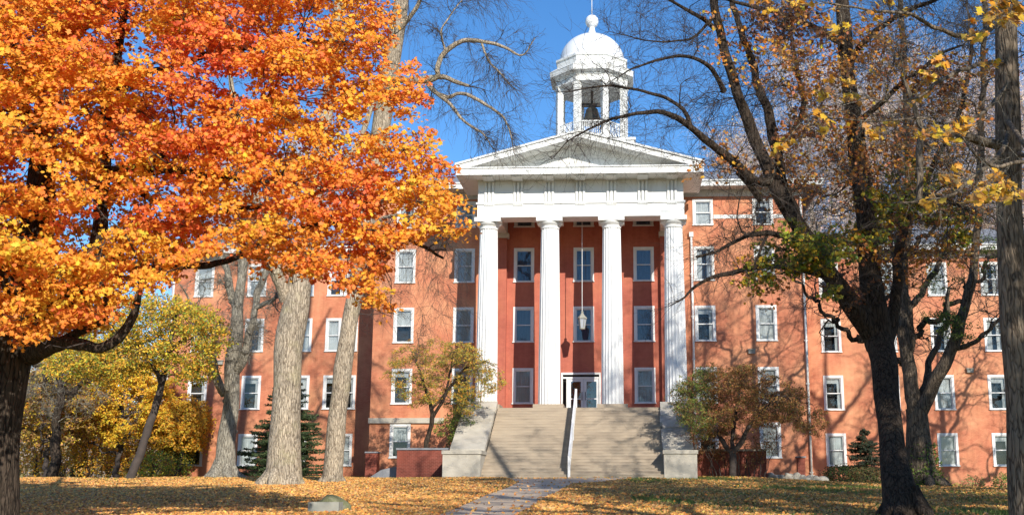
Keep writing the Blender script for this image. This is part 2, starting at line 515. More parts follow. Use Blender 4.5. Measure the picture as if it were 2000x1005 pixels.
# wings
LX = [-28.0, -24.47, -21.29]; RX = [12.85, 16.35, 19.75, 23.10, 26.5, 29.9]
LX0, RX1 = -30.15, 33.0
lw = []; rw = []
for (z, h) in ((14.15, 2.2), (10.50, 2.2), (6.78, 2.2), (3.2, 2.05)):
    lw += [(x, z, 1.26, h) for x in LX]
    lw += [(-19.25, z, 1.02, h), (-18.15, z, 1.02, h)] if z > 5 else [(-18.35, z, 1.26, h)]
for (z, h) in ((13.85, 2.2), (10.27, 2.17), (6.62, 2.2), (3.15, 2.05)):
    rw += [(x, z, 1.26, h) for x in RX]
wl = MB()
wall_grid(wl, LX0, XL - .003, 0.5, 17.0, YW, openings(lw))
wl.add([(LX0, YW, .5), (LX0, 84, .5), (LX0, 84, 17), (LX0, YW, 17)], [(0, 3, 2, 1)])
wl.add([(LX0, 84, .5), (XL, 84, .5), (XL, 84, 17), (LX0, 84, 17)], [(0, 3, 2, 1)])
wl.build('wall', M['brick'], hall)
wl = MB()
wall_grid(wl, XR + .003, RX1, -1, 16.75, YW, openings(rw))
wl.add([(RX1, YW, -1), (RX1, 84, -1), (RX1, 84, 16.75), (RX1, YW, 16.75)], [(0, 1, 2, 3)])
wl.add([(RX1, 84, -1), (XR, 84, -1), (XR, 84, 16.75), (RX1, 84, 16.75)], [(0, 3, 2, 1)])
wl.build('wall', M['brick'], hall)
for (x, z, w, h) in lw + rw: window(x, z, w, h, YW)

# cornices and roofs
def eave(mb_w, mb_c, x0, x1, Yf, zt, ov, ends=(1, 1)):
    xa = x0 - ov * ends[0]; xb = x1 + ov * ends[1]
    mb_c.box(x0, x1, Yf - 0.05, Yf + .2, zt - 0.42, zt)                 # frieze board
    mb_c.box(xa + .06, xb - .06, Yf - ov + .08, Yf + .3, zt, zt + 0.06)       # soffit
    mb_w.box(xa, xb, Yf - ov, Yf - ov + 0.10, zt - 0.03, zt + 0.27)      # fascia
    mb_w.box(xa - .05, xb + .05, Yf - ov - 0.09, Yf - ov + .1, zt + 0.27, zt + 0.36)  # gutter lip
    for e, xx, s in ((ends[0], xa, 1), (ends[1], xb, -1)):
        if e:
            mb_w.box(min(xx, xx + .1 * s), max(xx, xx + .1 * s), Yf - ov + .1, Yf + 14, zt - 0.03, zt + 0.27)
cw = MB(); cc = MB()
eave(cw, cc, XL, XR, YC, 19.95, 1.15)
eave(cw, cc, LX0, XL - 1.3, YW, 17.0, 0.7, (1, 0))
eave(cw, cc, XR + 1.3, RX1, YW, 16.75, 0.7, (0, 1))
cw.build('cornice', M['white'], hall)
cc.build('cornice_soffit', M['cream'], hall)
rf = MB()
def hip(mb, x0, x1, y0, y1, z0, z1, ins):
    ym = (y0 + y1) / 2
    mb.add([(x0, y0, z0), (x1, y0, z0), (x1, y1, z0), (x0, y1, z0), (x0 + ins, ym, z1), (x1 - ins, ym, z1)],
           [(0, 1, 5, 4), (1, 2, 5), (2, 3, 4, 5), (3, 0, 4), (0, 3, 2, 1)])
hip(rf, XL - 1.2, XR + 1.2, YC - 1.2, 87, 20.29, 23.9, 9)
hip(rf, LX0 - .7, XL, YW - .7, 84.7, 17.34, 19.9, 5)
hip(rf, XR, RX1 + .7, YW - .7, 84.7, 17.09, 19.6, 5)
rf.build('roof', M['slate'], hall)

# trim on the walls
tr = MB()
tr.box(XL - .06, -11.2, YC - .14, YC, 5.66, 5.97)
tr.build('stone_band', M['stone'], hall)
MB().box(5.27, 7.65, YC - .03, YC, 18.12, 18.36).box(8.95, 10.7, YC - .03, YC, 18.12, 18.36).build('string_course', M['white'], hall)
def downspout(x, y, z0, z1, mat, r=.07, label=None):
    d = MB().tube((x, y, z0 + .2), (x, y, z1), r, 10)
    d.tube((x, y - .22, z0), (x, y, z0 + .22), r, 10)
    for z in np.arange(z0 + 1.2, z1, 2.6): d.box(x - r - .03, x + r + .03, y - .03, y + r + .06, z, z + .06)
    d.box(x - .13, x + .13, y - .12, y + .1, z1 - .05, z1 + .25)
    o = d.build('downspout', mat, hall)
    if label: o['label'] = label
downspout(3.86, YC - .12, 3.0, 17.0, M['white'])
downspout(10.62, YC - .12, 1.5, 19.6, M['white'])
downspout(-30.0, YW - .12, 2.0, 16.7, M['white'])
downspout(-15.98, YW - .14, 3.0, 16.7, M['iron'], .085, 'black downspout in the shaded inner corner')
for (x, z, y) in ((7.35, 9.75, YC), (21.4, 8.95, YW), (-26.6, 9.7, YW)):
    v_ = MB().box(x - .2, x + .2, y - .16, y, z, z + .22).box(x - .24, x + .24, y - .2, y, z + .22, z + .27)
    v_.build('wall_vent', M['block'], hall)

# portico: platform, steps, side walls
PX = -2.78
pf = MB().box(-9.17, 3.2, 62.6, YC - .003, 1.5, 6.15)
pf.build('portico_floor', M['step'], hall)
st = MB(); n = 24; run = (62.6 - 55.55) / n; rise = (6.15 - 2.28) / n
for k in range(n):
    y0 = 55.55 + run * k; z1 = 2.28 + rise * (k + 1)
    st.box(-7.3, 1.62, y0 + .014, 62.6 - .002, z1 - rise + (0.0 if k else -.8), z1 - .045)
    st.box(-7.3, 1.62, y0, min(y0 + run + .08, 62.599), z1 - .045, z1 - (.001 if k < n - 1 else .002))
st.build('front_steps', M['step'], hall)
for sx, (a, b_) in (('l', (-9.17, -7.303)), ('r', (1.623, 3.22))):
    sw = MB()
    # stepped capstones climbing the slope, on a solid base
    for k in range(7):
        y0 = 57.4 + k * .743; y1 = y0 + .69
        z0 = 3.55 + (y0 - 57.4) * .53; z1 = 3.55 + (y1 - 57.4) * .53
        j = random.uniform(-.08, .08)
        sw.prism([(y0, 1.5), (y0, z0 - .06 + j * .3), (y1, z1 - .06 + j * .3), (y1, 1.5)], a + .10 + j, b_ - .08 - j * .5, 'x')
        sw.prism([(y0 + .01, z0 - .09 + j * .3), (y0 + .01, z0 + .17 + j), (y1 - .01, z1 + .19 + j), (y1 - .01, z1 - .09 + j * .3)], a + .03 + j, b_ - .02 + j * .3 - .03, 'x')
    o = sw.build('stair_wall', M['stone'], hall)
    ped = MB().box(a, b_, 55.5, 57.45, 1.5, 3.42).box(a - .05, b_ + .05, 55.44, 57.5, 3.42, 3.60)
    ped.build('pedestal', M['stone'], hall)

# centre handrail
hr = MB()
xb, xt = -2.98, -2.98
slope = (6.15 - 2.28) / (62.6 - 55.55)
for off in (.92, .5, .12):
    pts = [(xb, 55.45, 2.32 + off), (xb, 62.6, 6.17 + off)]
    hr.prism([(pts[0][1], pts[0][2]), (pts[0][1], pts[0][2] + .09), (pts[1][1], pts[1][2] + .09), (pts[1][1], pts[1][2])], xb - (.055 if off > .9 else .025), xb + (.055 if off > .9 else .025), 'x')
for k in range(44):
    y = 55.5 + k * .16
    z = 2.32 + (y - 55.45) * slope
    hr.box(xb - .022, xb + .022, y, y + .045, z - .02, z + .94)
for y in (55.45, 59.0, 62.5):
    z = 2.30 + (y - 55.45) * slope
    hr.box(xb - .06, xb + .06, y - .06, y + .06, z - .15, z + 1.02)
hr.build('handrail', M['sash'], hall)

# columns
ZA, ZB = 17.24, 6.42
for k in range(4):
    cx = PX + (k - 1.5) * 3.6
    prof = []
    for j in range(13):
        u = j / 12; z = ZB + (16.6 - ZB) * u
        prof.append((.63 - .11 * u ** 1.6, z))
    s = MB().lathe(prof, (cx, 64.1, 0), 160, smooth=False, flute=(20, 0.085))
    colm = s.build('column', M['white_col'], hall)
    cp = MB().lathe([(.51, 16.60), (.545, 16.62), (.545, 16.66), (.53, 16.67), (.55, 16.70), (.55, 16.73), (.54, 16.74), (.62, 16.80), (.70, 16.87), (.745, 16.94), (.75, 16.985)], (cx, 64.1, 0), 48)
    cp.box(cx - .76, cx + .76, 63.34, 64.86, 16.986, ZA)
    cp.build('capital', M['white'], colm)
    MB().box(cx - .86, cx + .86, 63.24, 64.96, 6.15, ZB).build('plinth', M['step'], colm)

# entablature
X0, X1 = PX - 6.02, PX + 6.02
YF = 63.45
en = MB()
en.box(X0, X1, YF, YF + 1.3, ZA, 18.02)
en.box(X0, X0 + 1.3, YF + 1.3, YC, ZA, 18.02); en.box(X1 - 1.3, X1, YF + 1.3, YC, ZA, 18.02)
en.box(X0 - .07, X1 + .07, YF - .07, YC, 18.02, 18.13)          # taenia
en.box(X0 + .03, X1 - .03, YF + .03, YF + 1.3, 18.13, 19.45)
en.box(X0 + .03, X0 + 1.3, YF + 1.3, YC, 18.13, 19.45); en.box(X1 - 1.3, X1 - .03, YF + 1.3, YC, 18.13, 19.45)
for k in range(1, 4):  # siding joints as thin proud boards
    pass
en.build('entablature', M['white'], hall)
for k in range(7):
    cx = PX + (k - 3) * 1.815 + (0.0 if 0 < k < 6 else (0.12 if k == 0 else -0.12))
    w = .6
    tg = MB()
    for q in (-1, 0, 1):
        a0 = cx + q * .21
        tg.prism([(a0 - .085, YF - .0), (a0 - .06, YF - .085), (a0 + .06, YF - .085), (a0 + .085, YF - .0)], 18.13, 19.3, 'z')
    tg.box(cx - w / 2, cx + w / 2, YF - .06, YF + .02, 19.3, 19.44)
    for q in range(6): tg.box(cx - w / 2 + q * .1 + .02, cx - w / 2 + q * .1 + .08, YF - .06, YF + .0, 17.93, 18.018)
    tg.box(cx - w / 2, cx + w / 2, YF - 1.2, YF - .1, 19.36, 19.449)  # mutule
    tg.build('triglyph', M['white'], hall)
# horizontal cornice
OX = 1.05
co = MB()
co.box(X0 - OX, X1 + OX, YF - 1.35, YC - 1.3, 19.45, 19.54)
co.box(X0 - OX - .04, X1 + OX + .04, YF - 1.39, YF - 1.28, 19.42, 19.80)
co.box(X0 - OX - .04, X0 - OX + .07, YF - 1.28, YC - 1.3, 19.42, 19.80)
co.box(X1 + OX - .07, X1 + OX + .04, YF - 1.28, YC - 1.3, 19.42, 19.80)
co.box(X0 - OX + .07, X1 + OX - .07, YF - 1.28, YF - .1, 19.54, 19.80)
co.box(X0 - OX - .09, X1 + OX + .09, YF - 1.45, YF - 1.2, 19.80, 19.87)
co.build('portico_cornice', M['white'], hall)
# pediment
HW = X1 - PX + OX + .05
sl_ = (22.05 - 20.12) / HW
def rk(off):   # raking line outline, height off above the base line
    return lambda x: 22.05 + off - abs(x - PX) * sl_
tp_ = MB().prism([(X0 - .1, 19.8), (X1 + .1, 19.8), (X1 + .1, rk(-.3)(X1)), (PX, 21.75), (X0 - .1, rk(-.3)(X0))], YF + .05, YF + .3, 'y')
pedm = tp_.build('pediment', M['white'], hall)
rk_ = MB()
for s in (-1, 1):
    def Q(x, off): return (PX + s * x, 22.05 + off - x * sl_)
    # fascia, lip, soffit
    for (xa, yb0, yb1, o0, o1) in ((HW, YF - 1.42, YF - 1.30, -.46, -.12), (HW + .04, YF - 1.50, YF - 1.25, -.12, 0.0), (HW - .1, YF - 1.30, YF + .3, -.40, -.30), (HW - 1.3, YF - .12, YF + .05, -.62, -.40)):
        poly = [Q(0, o0), Q(xa, o0), Q(xa, o1), Q(0, o1)]
        if s < 0: poly = poly[::-1]
        rk_.prism(poly, yb0, yb1, 'y')
rk_.build('raking_cornice', M['white'], pedm)
MB().prism([(X0 - OX - .1, rk(0)(PX - HW) - .04), (PX, 22.10), (X1 + OX + .1, rk(0)(PX + HW) - .04), (X1 + OX, rk(0)(PX + HW) - .2), (PX, 21.92), (X0 - OX, rk(0)(PX - HW) - .2)], YF - 1.24, 72.5, 'y').build('portico_roof', M['white'], hall)
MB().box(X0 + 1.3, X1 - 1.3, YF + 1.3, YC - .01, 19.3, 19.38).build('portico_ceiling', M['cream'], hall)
# antae on the back wall under the side beams
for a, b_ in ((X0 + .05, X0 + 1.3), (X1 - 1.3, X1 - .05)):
    an = MB().box(a, b_, YC - .38, YC, 6.15, 16.95).build('pilaster', M['brick_shaded'], hall)
    MB().box(a - .08, b_ + .12, YC - .5, YC - .002, 16.95, ZA - .002).build('pilaster_capital', M['cream'], an)

# entrance doors
dm = MB()
dm.box(DX0, DX0 + .10, YC - .08, YC + .1, 6.15, DZ1); dm.box(DX1 - .10, DX1, YC - .08, YC + .1, 6.15, DZ1)
dm.box(DX0 + .1, DX1 - .1, YC - .08, YC + .1, DZ1 - .12, DZ1)
dm.box(DX0 + .32, DX0 + .42, YC - .02, YC + .1, 6.15, 8.3)
dm.box(DX0 + .1, DX1 - .1, YC - .021, YC + .1, 8.3, 8.4)
dm.build('door_frame', M['white'], hall)
dxa = DX0 + .42; dw = (DX1 - .1 - dxa) / 2
for k in range(2):
    a = dxa + k * dw; b_ = a + dw
    d = MB()
    d.box(a + .005, a + .17, YC + .02, YC + .07, 6.16, 8.295); d.box(b_ - .17, b_ - .005, YC + .02, YC + .07, 6.16, 8.295)
    d.box(a + .17, b_ - .17, YC + .021, YC + .07, 8.12, 8.295); d.box(a + .17, b_ - .17, YC + .021, YC + .07, 6.16, 6.5)
    d.box(a + .17, b_ - .17, YC + .022, YC + .07, 7.05, 7.12)
    dd = d.build('door', M['sash'], hall)
    MB().box(a + .17, b_ - .17, YC + .04, YC + .05, 6.5, 8.12).build('glass', M['glass'], dd)
    hx = b_ - .1 if k == 0 else a + .1
    MB().tube((hx, YC - .04, 7.0), (hx, YC - .04, 7.5), .02).tube((hx, YC - .04, 7.05), (hx, YC + .03, 7.05), .012).tube((hx, YC - .04, 7.45), (hx, YC + .03, 7.45), .012).build('handle', M['iron'], dd)
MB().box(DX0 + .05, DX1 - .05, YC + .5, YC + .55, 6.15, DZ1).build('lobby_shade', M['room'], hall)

# cupola
CXc, CYc = -2.62, 80.0
R8 = 2.55 / math.cos(math.pi / 8)
r8 = math.pi / 8
c_ = (CXc, CYc, 0)
bs = MB().box(CXc - 3.1, CXc + 3.1, CYc - 3.1, CYc + 3.1, 22.0, 26.1).box(CXc - 3.2, CXc + 3.2, CYc - 3.2, CYc + 3.2, 26.1, 26.3)
bs.lathe([(R8 + .15, 26.3), (R8 + .15, 26.55)], c_, 8, r8, False)
cup = bs.build('cupola', M['white'], hall)
po = MB()
pts8 = [(CXc + (R8 - .05) * math.cos(r8 + k * math.pi / 4), CYc + (R8 - .05) * math.sin(r8 + k * math.pi / 4)) for k in range(8)]
ZP0, ZP1 = 26.55, 30.85
for k, (px_, py_) in enumerate(pts8):
    an = r8 + k * math.pi / 4
    q = MB()
    def rb(w0, z0, z1):
        ux, uy = math.cos(an), math.sin(an); vx, vy = -uy, ux
        cs = [(px_ + ux * i * w0 + vx * j * w0 - ux * .15, py_ + uy * i * w0 + vy * j * w0 - uy * .15) for i, j in ((-1, -1), (1, -1), (1, 1), (-1, 1))]
        q.add([(*p, z0) for p in cs] + [(*p, z1) for p in cs], [(3, 2, 1, 0), (4, 5, 6, 7), (0, 1, 5, 4), (1, 2, 6, 5), (2, 3, 7, 6), (3, 0, 4, 7)])
    rb(.22, ZP0, ZP1); rb(.27, ZP0, ZP0 + .25); rb(.27, ZP1 - .25, ZP1 - .1)
    q.build('post', M['white'], cup)
rl = MB()
for k in range(8):
    a = Vector((*pts8[k], 0)); b_ = Vector((*pts8[(k + 1) % 8], 0))
    for z in (26.8, 27.8): rl.tube(a + Vector((0, 0, z)), b_ + Vector((0, 0, z)), .05, 4)
    for q in range(1, 14):
        p = a.lerp(b_, q / 14)
        rl.box(p.x - .03, p.x + .03, p.y - .03, p.y + .03, 26.65, 27.78)
rl.build('balustrade', M['white'], cup)
ent = MB()
ent.lathe([(R8 - .45, 30.85), (R8 + .1, 30.85), (R8 + .1, 31.3), (R8 + .16, 31.32), (R8 + .16, 31.45), (R8 + .25, 31.45), (R8 + .5, 31.55), (R8 + .56, 31.55), (R8 + .56, 31.85), (R8 + .6, 31.95), (R8 + .1, 32.3), (R8 + .0, 32.3), (R8 + .0, 32.8), (R8 + .1, 32.82), (R8 + .1, 32.97), (R8 - .05, 33.0), (R8 - .4, 33.01)], c_, 8, r8, False)
ent.build('cupola_cornice', M['white'], cup)
dome = MB()
prof = [(2.5, 33.0), (2.5, 33.12)]
for k in range(0, 19):
    a = k / 18 * rad(76); prof.append((2.44 * math.cos(a), 33.15 + 2.25 * math.sin(a)))
prof += [(.45, 35.43), (.32, 35.55), (.24, 35.75), (.2, 36.0), (.23, 36.1)]
dome.lathe(prof, c_, 48)
dm_ = dome.build('dome', M['dome'], cup)
ball = MB(); zc = 36.5
ball.lathe([(.5 * math.cos(a), zc + .52 * math.sin(a)) for a in np.linspace(-1.35, 1.35, 16)], c_, 32)
ball.build('finial_ball', M['dome'], dm_)
MB().tube((CXc, CYc, zc + .48), (CXc, CYc, zc + 3.4), .035, 8, .02).build('lightning_rod', M['dome'], dm_)

# bell, hung in the cupola
bell = thing('bell', (CXc, CYc - .3, 28.3), 'dark bronze bell hanging inside the white cupola', 'bell')
bm_ = MB().lathe([(.80, 0), (.78, .06), (.66, .25), (.55, .55), (.48, .9), (.42, 1.1), (.25, 1.25), (.08, 1.3)], (CXc, CYc - .3, 28.3), 32)
bm_.build('bell_body', M['bronze'], bell)
MB().box(CXc - 1.2, CXc + 1.2, CYc - .42, CYc - .18, 29.6, 29.85).tube((CXc, CYc - .3, 29.7), (CXc, CYc - .3, 31.2), .09).tube((CXc - .8, CYc - .3, 29.7), (CXc - .8, CYc - .3, 31.2), .05).tube((CXc + .8, CYc - .3, 29.7), (CXc + .8, CYc - .3, 31.2), .05).build('yoke', M['iron'], bell)
# a wheel beside the bell
wh = MB()
for k in range(20):
    a0, a1 = k / 20 * 2 * math.pi, (k + 1) / 20 * 2 * math.pi
    wh.tube((CXc + .95, CYc - .3 + .55 * math.cos(a0), 29.6 + .55 * math.sin(a0)), (CXc + .95, CYc - .3 + .55 * math.cos(a1), 29.6 + .55 * math.sin(a1)), .035, 6)
wh.build('bell_wheel', M['iron'], bell)

# lantern on a long rod under the portico ceiling
lx = W(1137, 605, 65.6)[0]; lz = 10.95
lt = thing('porch_lantern', (lx, 65.6, lz), 'white hanging lantern on a long rod in front of the entrance windows', 'lantern')
k6 = MB()
for i in range(6):
    a = i * math.pi / 3
    k6.tube((lx + .24 * math.cos(a), 65.6 + .24 * math.sin(a), lz + .62), (lx + .15 * math.cos(a), 65.6 + .15 * math.sin(a), lz + .08), .018, 5)
k6.lathe([(.17, 0), (.17, .08)], (lx, 65.6, lz), 6).lathe([(.28, .62), (.29, .67), (.12, .86), (.06, .98), (.09, 1.03), (.03, 1.1)], (lx, 65.6, lz), 6, smooth=False)
k6.build('lantern_frame', M['block'], lt)
MB().lathe([(.14, .085), (.225, .615)], (lx, 65.6, lz), 6, smooth=False).build('lantern_glass', M['lampglass'], lt)
MB().tube((lx, 65.6, lz + 1.05), (lx, 65.6, 19.3), .02, 6).build('rod', M['sash'], lt)

# ------------------------------------------------------------------ low walls, pillar, stones
def gzf(x, y): return float(gz(x, y))
a = W(775, 900, 58.6)[0]; b_ = W(866, 900, 58.6)[0]
lw1 = thing('brick_wall', ((a + b_) / 2, 58.6, 2.3), 'low shaded red brick wall left of the front steps', 'wall')
zt = W(820, 877, 58.6)[2]
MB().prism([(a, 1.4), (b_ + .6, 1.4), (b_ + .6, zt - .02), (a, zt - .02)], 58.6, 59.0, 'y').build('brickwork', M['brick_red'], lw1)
MB().prism([(a - .05, zt - .02), (b_ + .6, zt - .02), (b_ + .6, zt + .08), (a - .05, zt + .08)], 58.54, 59.06, 'y').build('coping', M['slate'], lw1)
a = W(1366, 900, 59)[0]; b_ = W(1497, 900, 59)[0]; zt = W(1430, 880, 59)[2]
lw2 = thing('brick_wall', ((a + b_) / 2, 59, 2.3), 'low red brick wall with a pale coping right of the front steps', 'wall')
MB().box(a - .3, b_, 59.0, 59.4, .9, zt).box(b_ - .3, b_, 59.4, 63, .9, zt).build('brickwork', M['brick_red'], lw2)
MB().box(a - .3, b_ + .04, 58.93, 59.47, zt, zt + .1).build('coping', M['stone'], lw2)
p = W(1565, 930, 61); zt = W(1565, 893, 61)[2]
pl_ = thing('brick_pillar', (p[0], 61, 1.6), 'short square brick pillar beside the right downspout', 'pillar')
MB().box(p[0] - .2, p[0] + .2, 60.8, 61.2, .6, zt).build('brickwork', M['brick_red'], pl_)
MB().box(p[0] - .25, p[0] + .25, 60.75, 61.25, zt, zt + .07).build('cap', M['slate'], pl_)
# sloping stone kerb running down from the right wall and cellar slab on the left
def rockmesh(c, s, seed, flat=.7, n=2, name='stone', mat='stone'):
    import bmesh
    bm = bmesh.new(); bmesh.ops.create_icosphere(bm, subdivisions=n + 1, radius=1)
    r_ = np.random.default_rng(seed); ph = r_.uniform(0, 6, 9)
    for v in bm.verts:
        q = v.co
        k = 1 + .16 * math.sin(3 * q.x + ph[0]) * math.cos(2.6 * q.y + ph[1]) + .10 * math.sin(5.2 * q.z + ph[2] + 4 * q.x) + .06 * math.sin(9 * q.y + ph[3])
        v.co = Vector((q.x * s[0] * k, q.y * s[1] * k, max(-.5, q.z) * s[2] * k))
    me = bpy.data.meshes.new(name); bm.to_mesh(me); bm.free()
    me.polygons.foreach_set('use_smooth', [True] * len(me.polygons)); me.materials.append(M[mat])
    return link(bpy.data.objects.new(name, me), None, c)
for k in range(9):
    px_ = 1505 + k * 12.5; py_ = 925 + k * 3.0
    p = W(px_, py_, 60.0 - .1 * k)
    o = rockmesh((p[0], 60 - .1 * k, gzf(p[0], 60) + .12), (.26 + .1 * random.random(), .25, .2 + .25 * random.random() * (1 - k / 10)), 40 + k)
    tag(o, 'rough grey edging stone in the sloping row below the right wing', 'stone', 'edging stones sloping down beside the pillar')
sb = MB().prism([(W(722, 905, 60)[0], 2.2), (W(778, 905, 60)[0], 2.2), (W(778, 905, 60)[0], 2.95), (W(745, 905, 60)[0], 2.75), (W(722, 905, 60)[0], 2.35)], 60, 61.5, 'y').build('cellar_slab', M['slate'])
tag(sb, 'dark sloping concrete slab at the foot of the wall left of the steps', 'slab')
pp = W(727, 893, 66)
bk = thing('brick_pier', (pp[0], 66, 2.2), 'stubby brick pier with a dark cap below the black downspout', 'pier')
MB().box(pp[0] - .35, pp[0] + .35, 65.8, 66.4, 1.5, W(727, 884, 66)[2]).build('brickwork', M['brick_red'], bk)
zz = W(727, 884, 66)[2]
MB().box(pp[0] - .4, pp[0] + .4, 65.75, 66.45, zz, zz + .08).build('cap', M['slate'], bk)

# mossy boulder with a concrete block in the foreground
p = G(640, 1000)
o = rockmesh((p[0], p[1] + .3, p[2] + .05), (.42, .4, .33), 5, name='mossy_stump', mat='rock')
tag(o, 'low mossy stump poking out of the fallen leaves', 'stump')
o = MB().box(-.36, .36, -.2, .2, -.1, .27).build('concrete_block', M['block'], None, (G(627, 1004)[0], p[1] - .45, gzf(p[0], p[1]) - .02))
tag(o, 'square grey concrete block in front of the mossy stump', 'block')

# ------------------------------------------------------------------ vegetation tools
def smooth_path(P, step):
    """Catmull-Rom through P (n,4: xyz + radius), resampled about every step metres"""
    P = np.asarray(P, float)
    if len(P) < 3:
        P = np.vstack([P[0], (P[0] + P[-1]) / 2, P[-1]])
    Q = np.vstack([2 * P[0] - P[1], P, 2 * P[-1] - P[-2]])
    out = []
    for k in range(1, len(Q) - 2):
        p0, p1, p2, p3 = Q[k - 1], Q[k], Q[k + 1], Q[k + 2]
        m = max(2, int(np.linalg.norm(p2[:3] - p1[:3]) / step))
        for j in range(m):
            t = j / m
            out.append(.5 * ((2 * p1) + (-p0 + p2) * t + (2 * p0 - 5 * p1 + 4 * p2 - p3) * t * t + (-p0 + 3 * p1 - 3 * p2 + p3) * t ** 3))
    out.append(P[-1])
    out = np.array(out); out[:, 3] = np.maximum(out[:, 3], .003)
    return out

def ring_mesh(groups):
    """groups: list of (P (n,k,3), R (n,k), sides) -> V, F"""
    Vs = []; Fs = []; off = 0
    for P, R, S in groups:
        n, k, _ = P.shape
        T = np.gradient(P, axis=1); T /= np.linalg.norm(T, axis=2, keepdims=True) + 1e-9
        Tm = T.mean(1); ref = np.where(np.abs(Tm[:, 2:3]) < .8, np.array([[0, 0, 1.]]), np.array([[1., .3, 0]]))
        U = np.cross(np.broadcast_to(ref[:, None, :], T.shape), T); U /= np.linalg.norm(U, axis=2, keepdims=True) + 1e-9
        Wv = np.cross(T, U)
        an = np.arange(S) * 2 * np.pi / S
        V = P[:, :, None, :] + R[:, :, None, None] * (U[:, :, None, :] * np.cos(an)[None, None, :, None] + Wv[:, :, None, :] * np.sin(an)[None, None, :, None])
        base = off + np.arange(n)[:, None, None] * (k * S) + np.arange(k - 1)[None, :, None] * S
        j = np.arange(S)[None, None, :]; j2 = (j + 1) % S
        Fq = np.stack([base + j, base + j2, base + S + j2, base + S + j], -1).reshape(-1, 4)
        Vs.append(V.reshape(-1, 3)); Fs.append(Fq); off += n * k * S
    return np.vstack(Vs), np.vstack(Fs)

def unit(v): return v / (np.linalg.norm(v, axis=-1, keepdims=True) + 1e-9)

def roots(T, x, y, z, R, n=7, reach=1.0):
    """buttress roots running from the foot of the trunk into the ground"""
    for k in range(n):
        an = 2 * math.pi * k / n + T.r.uniform(-.3, .3); L = R * reach * T.r.uniform(.8, 1.3)
        c, s_ = math.cos(an), math.sin(an); h = R * T.r.uniform(1.0, 1.8); q = R * T.r.uniform(.30, .42)
        e = (x + c * (R + L), y + s_ * (R + L))
        T.limb([(x + c * R * .62, y + s_ * R * .62, z + h, q * .55), (x + c * R * .85, y + s_ * R * .85, z + h * .4, q), (x + c * (R * 1.1 + L * .3), y + s_ * (R * 1.1 + L * .3), z + .06, q * .8), (*e, float(gz(*e)) - .10, q * .4)], .01, True, 12)

